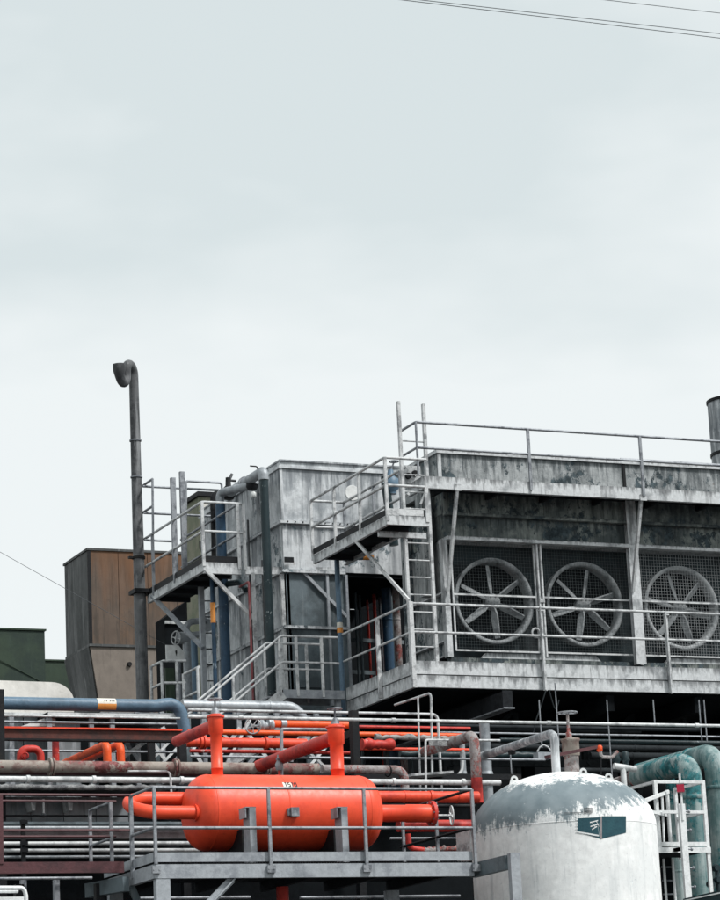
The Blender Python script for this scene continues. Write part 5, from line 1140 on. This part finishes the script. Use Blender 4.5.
part('girder', MB().bar(A(686, 906, Y=38.0), A(760, 889, Y=36.6), .1, .22), 'tealdark', t); part('top_plate', MB().bar(A(686, 901, Y=38.0), A(760, 885, Y=36.6), .14, .02), 'white', t); part('stub', MB().box(A(730, 895, Y=37.2).x-.1, A(730, 895, Y=37.2).x+.1, 37.15, 37.3, 0, 4.7), 'black', t)
t = thing('dark_valves', 'cluster of small dark valves low at the right edge', 'valve', A(716, 880, Y=38.9))
for px, py in ((716, 868), (718, 880), (711, 884)): part('valve', MB().lathe(A(px, py, Y=38.9), Y_, [(-.05, .05), (0, .07), (.08, .05)], 12), 'tealdark', t)
part('stem', MB().tube([A(717, 870, Y=39.0), V((A(717, 870, Y=39.0).x, 39.0, 0))], .04, 8), 'tealdark', t)

# ================================================================== LOWER LEFT: MAROON WALKWAY AND PIPE BANK
YM = ypb
mw = thing('maroon_walkway', 'maroon steel walkway with thin rails at lower left', 'walkway', A(60, 865, Y=YM))
p, q = hx(-70, 124, 867.5, YM, 60); part('edge_beam', MB().channel(p, q, .155, .07), 'maroon', mw); part('deck', MB().box(p.x, q.x, YM+.09, YM+.85, p.z+.02, p.z+.05), 'underside', mw)
for y_, nm in ((795, 'top_rail'), (830.5, 'mid_rail')):
    p, q = hx(-70, 131, y_, YM, 60); part(nm, MB().tube([p, V((XT0, YM, q.z))], .02, 8), 'maroon', mw)
for y_, nm in ((801.3, 'back_top_rail'), (836.8, 'back_mid_rail')):
    p, q = hx(-70, 116, y_, YM+.85, 60); part(nm, MB().tube([p, q], .018, 8), 'maroon', mw)
a, b = vp(1.2, 795, 864, YM); part('post', MB().bar(a, b, .06, .05), 'maroon', mw)
for px, py, Y in ((112, 802, YM+.85), (91, 809.5, YM+1.9)):
    a, b = vp(px, py, 862, Y); part('post', MB().bar(a, b, .045, .04), 'galv', mw)
for y0, y1 in ((802, 810), (838, 846)): part('return_rail', MB().tube([A(112, y0, Y=YM+.85), A(90.5, y1, Y=YM+1.9)], .02, 8), 'galv', mw)
part('beam_end', MB().bar(A(88, 891, Y=YM+.6), A(126, 884, Y=YM-.1), .12, .2), 'casing_low', mw)
for px in (20, 100): x = A(px, 880, Y=YM+.3).x; part('leg', MB().box(x-.06, x+.06, YM+.3, YM+.42, 0, 5.2), 'black', mw)
# wall and bank of pipes behind
YQ = 40.9
bw = thing('bank_wall', 'pale blue-grey wall with two brackets behind the maroon walkway', 'wall', A(60, 830, Y=YQ))
a, b = A(-70, 795, Y=YQ), A(128, 795, Y=YQ)
for k in range(6): part('wall_panel', MB().box(lerp(a.x, b.x, k/6)+.006, lerp(a.x, b.x, (k+1)/6)-.006, YQ, YQ+.05, A(60, 840, Y=YQ).z, A(60, 797, Y=YQ).z), 'palewall', bw)
part('wall_core', MB().box(a.x, A(470, 820, Y=YQ).x, YQ+.06, YQ+.3, 0, A(60, 797, Y=YQ).z-.01), 'void', bw)
part('shadow_ledge', MB().box(a.x, b.x, YQ-.7, YQ-.01, A(60, 796, Y=YQ).z, A(60, 793, Y=YQ).z), 'black', bw)  # black ledge added for the dark shadow along the wall top
for px in (33, 70):
    c = A(px, 807, Y=YQ-.25); part('bracket', MB().prism([(c.x-.05, YQ-.3, c.z+.1), (c.x+.04, YQ-.3, c.z+.1), (c.x+.02, YQ-.3, c.z-.06), (c.x-.03, YQ-.3, c.z-.06)], (0, .29, 0)), 'palerail', bw)
c = A(43.7, 812, Y=YQ-.4); t = thing('hanging_hook', 'small shackle hanging below the wall top at left', 'hook', c)
part('shank', MB().tube([c+Z_*.2, c-Z_*.02], .018, 8), 'palerail', t); part('eye', MB().ring(c-Z_*.05, Y_, .028, .012, 14, 5), 'galv', t)
bank = ((824, .036, 'casing_low', 40.3, 'dark blue-grey pipe highest in the lower left bank'), (828, .03, 'silver', 40.2, 'slim blue-grey pipe second in the lower left bank'), (843.5, .03, 'whitepipe', 40.1, 'upper bright pipe low in the lower left bank'), (850.5, .027, 'whitepipe', 40.0, 'lower bright pipe low in the lower left bank'), (857, .022, 'silver', 39.9, 'bottom dull pipe of the lower left bank'))
for y_, r, mt_, Y, lb_ in bank:
    p, q = hx(-70, 200, y_, Y, 60); pipe('bank_pipe', lb_, mt_, [p, q], r, group='pipe bank at lower left')
p, q = hx(-70, 200, 834.5, 40.45, 60); solo('bank_channel', MB().bar(p, q, .05, .13), 'pinkgrey', 'broad pink-grey channel in the lower left pipe bank', 'beam', 'pipe bank at lower left')
t = thing('bank_stanchion', 'dark stanchion clamping the lower left pipe bank', 'stanchion', A(22, 862, Y=39.8))
x = A(23, 845, Y=39.8).x; part('shaft', MB().box(x-.03, x+.03, 39.75, 39.81, 0, A(22, 820, Y=39.8).z), 'black', t)
for y_ in (822, 843, 850): part('clamp', MB().box(x-.06, x+.05, 39.7, 39.747, A(23, y_+2, Y=39.7).z, A(23, y_-2, Y=39.7).z), 'black', t)
# things under the walkway
p, q = hx(-70, 92, 878.5, 38.3, 30); pipe('low_pipe', 'thin pale pipe under the maroon walkway', 'galv', [p, q], .022)
for px, lb_ in ((24, 'left of two grey uprights under the maroon walkway'), (57, 'right of two grey uprights under the maroon walkway')):
    a, b = vp(px, 880, 905, 38.4); solo('upright', MB().box(a.x-.04, a.x+.04, 38.38, 38.46, 0, b.z), 'galv', lb_, 'post', 'uprights under the maroon walkway')
t = thing('guard_hoop', 'white round-cornered guard hoop at the bottom left corner', 'guard', A(8, 905, Y=36.3))
part('top_hoop', MB().bend([A(-30, 888, Y=36.3), A(24, 888, Y=36.3), A(26, 896, Y=36.3), V((A(26, 896, Y=36.3).x, 36.3, 0))], .03, .07, 8), 'white', t)
part('bonnet', MB().box(A(-40, 898, Y=36.5).x, A(24, 898, Y=36.5).x, 36.5, 37.0, 4.2, A(0, 897, Y=36.5).z), 'white', t); part('back_hoop', MB().tube([A(-30, 891, Y=36.8), A(18, 891, Y=36.8)], .03, 8), 'white', t)
# beneath the tank platform
a, b = vp(283, 870, 905, 37.2); pipe('red_downpipe', 'dark red downpipe under the orange tank', 'redpipe', [V((a.x, 37.2, 0)), V((a.x, 37.2, 5.15))], .09)
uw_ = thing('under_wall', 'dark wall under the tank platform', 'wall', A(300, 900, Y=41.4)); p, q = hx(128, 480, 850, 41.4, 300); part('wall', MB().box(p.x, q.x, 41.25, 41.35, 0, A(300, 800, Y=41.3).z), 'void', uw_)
p, q = hx(170, 250, 897, 40.0, 200); part('sill', MB().box(p.x, q.x, 40.9, 41.24, p.z-.1, p.z), 'casing_low', uw_)
for lb_, x0, x1, y_ in (('left thin pale pipe near the bottom edge under the platform', 140, 250, 898), ('right thin pale pipe near the bottom edge under the platform', 300, 460, 897)):
    p, q = hx(x0, x1, y_, 39.0, (x0+x1)/2); pipe('low_pipe', lb_, 'galv', [p, q], .025, group='low pipes under the platform')

# ================================================================== OVERHEAD WIRES
def wire(pa, pb, Da, Db, lb_, sag=.4, r=.0065):
    d = lambda p, D: CAM+(FWD*FPX+RIV*(p[0]-360)-UPV*(p[1]-450))*(D/FPX)
    a, b = d(pa, Da), d(pb, Db); e = (b-a); a, b = a-e*5, b+e*5
    pts = [lerp(a, b, k/24) for k in range(25)]
    solo('power_line', MB().tube(pts, r, 5), 'rubber', lb_, 'wire', 'overhead power lines')
wire((400, -.5), (720, 38), 42, 46, 'lowest of three overhead wires at the top right')
wire((418, -.5), (720, 33.5), 43, 47, 'middle of three overhead wires at the top right')
wire((603, -.5), (720, 13), 42, 44, 'highest of three overhead wires at the top right', r=.0055)
wire((0, 552), (166, 645), 58, 58, 'faint guy wire slanting across the rusty tower', r=.0055)

# ================================================================== EXTRA SMALL PIPEWORK
t = thing('valve_stand', 'grey tubular stand with a small T-handle valve behind the tank top', 'stand', A(282, 768, Y=38.9))
part('frame', MB().bend([A(281.5, 776, Y=38.9), A(281.5, 729.5, Y=38.9), A(329, 730, Y=38.9)], .03, .03, 8), 'galv', t)
vb = A(279, 764, Y=38.85); part('valve', MB().lathe(vb-Z_*.1, Z_, [(0, .035), (.04, .06), (.1, .06), (.16, .03), (.24, .025)], 12), 'silver', t); part('handle', MB().bar(A(276, 759, Y=38.8), A(293, 761, Y=38.8), .02, .03), 'galv', t)
part('drain', MB().tube([vb-Z_*.35, vb], .022, 8), 'redpipe', t)
pipe('hook_tube', 'thin white hooked tube by the left end of the orange tank', 'palerail', [A(128, 771.5, Y=38.4), A(170, 771.5, Y=38.4), A(171.5, 795, Y=38.4)], .018, .07, 'tube', 8)
t = thing('flanged_valve', 'pale flanged valve with a spoked wheel beside the short orange pipe', 'valve', A(262, 728, Y=43.0))
part('body', MB().lathe(A(258, 726, Y=43.0), X_, [(0, .05), (.05, .11), (.09, .11), (.1, .07), (.2, .07), (.21, .12), (.26, .12)], 16), 'silver', t); handwheel(t, A(253, 726, Y=42.8), V((.5, 1, .2)), .13, 'palerail', 5, .012)
part('stem', MB().tube([A(253, 726, Y=42.8), A(259, 726, Y=43.0)], .02, 8), 'silver', t)
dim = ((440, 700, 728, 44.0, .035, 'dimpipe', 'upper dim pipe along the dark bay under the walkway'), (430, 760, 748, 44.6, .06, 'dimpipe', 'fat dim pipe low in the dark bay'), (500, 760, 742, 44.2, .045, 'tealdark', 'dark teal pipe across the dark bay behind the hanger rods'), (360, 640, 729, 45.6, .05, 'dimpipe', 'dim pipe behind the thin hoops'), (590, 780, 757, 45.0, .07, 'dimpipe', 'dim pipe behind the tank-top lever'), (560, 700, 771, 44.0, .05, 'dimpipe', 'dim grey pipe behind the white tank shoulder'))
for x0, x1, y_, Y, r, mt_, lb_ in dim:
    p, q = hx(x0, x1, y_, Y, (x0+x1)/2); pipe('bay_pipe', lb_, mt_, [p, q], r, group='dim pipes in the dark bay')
for i, (pts, lb_) in enumerate((([(546, 690), (541, 706), (536, 720), (533, 735)], 'slack dark cable hanging left in the dark bay'), ([(549, 690), (553, 704), (556, 712), (559, 700)], 'short looped cable under the walkway fascia'))):
    P_ = [A(x, y, Y=43.6+.1*i) for x, y in pts]; solo('cable', MB().bend(P_, .012, .3, 6), 'dimpipe', lb_, 'cable', 'cables in the dark bay')
t = thing('steel_trestle', 'dim steel trestle with crossed braces deep in the dark bay', 'trestle', A(600, 760, Y=47))
for x0, x1, y_ in ((430, 780, 703), (430, 780, 764)): p, q = hx(x0, x1, y_, 47.2, 600); part('girt', MB().bar(p, q, .1, .14), 'dimpipe', t)
for px in (452, 520, 588, 640, 690): a, b = vp(px, 700, 800, 47.3); part('post', MB().box(a.x-.05, a.x+.05, 47.26, 47.36, 0, b.z), 'dimpipe', t)
for x0, y0, x1, y1 in ((452, 764, 520, 706), (588, 764, 640, 706)): part('brace', MB().bar(A(x0, y0, Y=47.15), A(x1, y1, Y=47.15), .08, .04, Y_), 'dimpipe', t)
# conduits and lamps on the casing side
for px, Y, lb_ in ((246, 50.6, 'thin conduit on the casing side left of the dark downpipe'), (258, 49.9, 'second thin conduit on the casing side near the dark downpipe')):
    a, b = vp(px, 560 if px > 250 else 520, 700, Y); pipe('conduit', lb_, 'stack', [V((XH-.09, a.y, a.z)), V((XH-.09, a.y, b.z))], .022, cat='conduit', group='conduits on the casing')
p_, q_ = A(228, 620, Y=50.2), A(247, 609, Y=49.6); pipe('short_branch', 'short dark branch pipe with a valve beside the blue downpipe', 'tealdark', [A(228, 584, Y=50.3), A(240, 582, Y=49.7), A(246, 590, Y=49.5)], .06, .1)
# more thin runs in the lower left and behind the tank
more = ((-70, 180, 722.5, 43.8, .022, 'galv', 'thin grey pipe between the pale pipe and the rust channel'), (-70, 180, 751, 42.8, .02, 'galv', 'thin grey pipe behind the red U-bend'), (190, 352, 752, 41.8, .03, 'redpipe', 'slim red pipe under the fat orange-red pipe'), (190, 352, 757.5, 42.6, .025, 'galv', 'slim grey pipe under the fat orange-red pipe'), (320, 470, 727.5, 43.9, .03, 'redpipe', 'slim red pipe right of the second riser'), (360, 470, 749.5, 42.0, .03, 'orangeworn', 'slim orange pipe stub right of the black post'), (-70, 132, 816, 40.5, .016, 'black', 'thin black line on the lower left wall'), (-70, 190, 839.5, 40.35, .018, 'black', 'thin black pipe under the pink-grey channel'), (390, 480, 838.5, 39.5, .02, 'galv', 'thin grey pipe below the dull red pipe'), (380, 475, 806, 40.0, .03, 'black', 'dark pipe between the orange header and the outlet'))
for x0, x1, y_, Y, r, mt_, lb_ in more:
    p, q = hx(x0, x1, y_, Y, (x0+x1)/2); pipe('slim_pipe', lb_, mt_, [p, q], r, group='slim pipes')
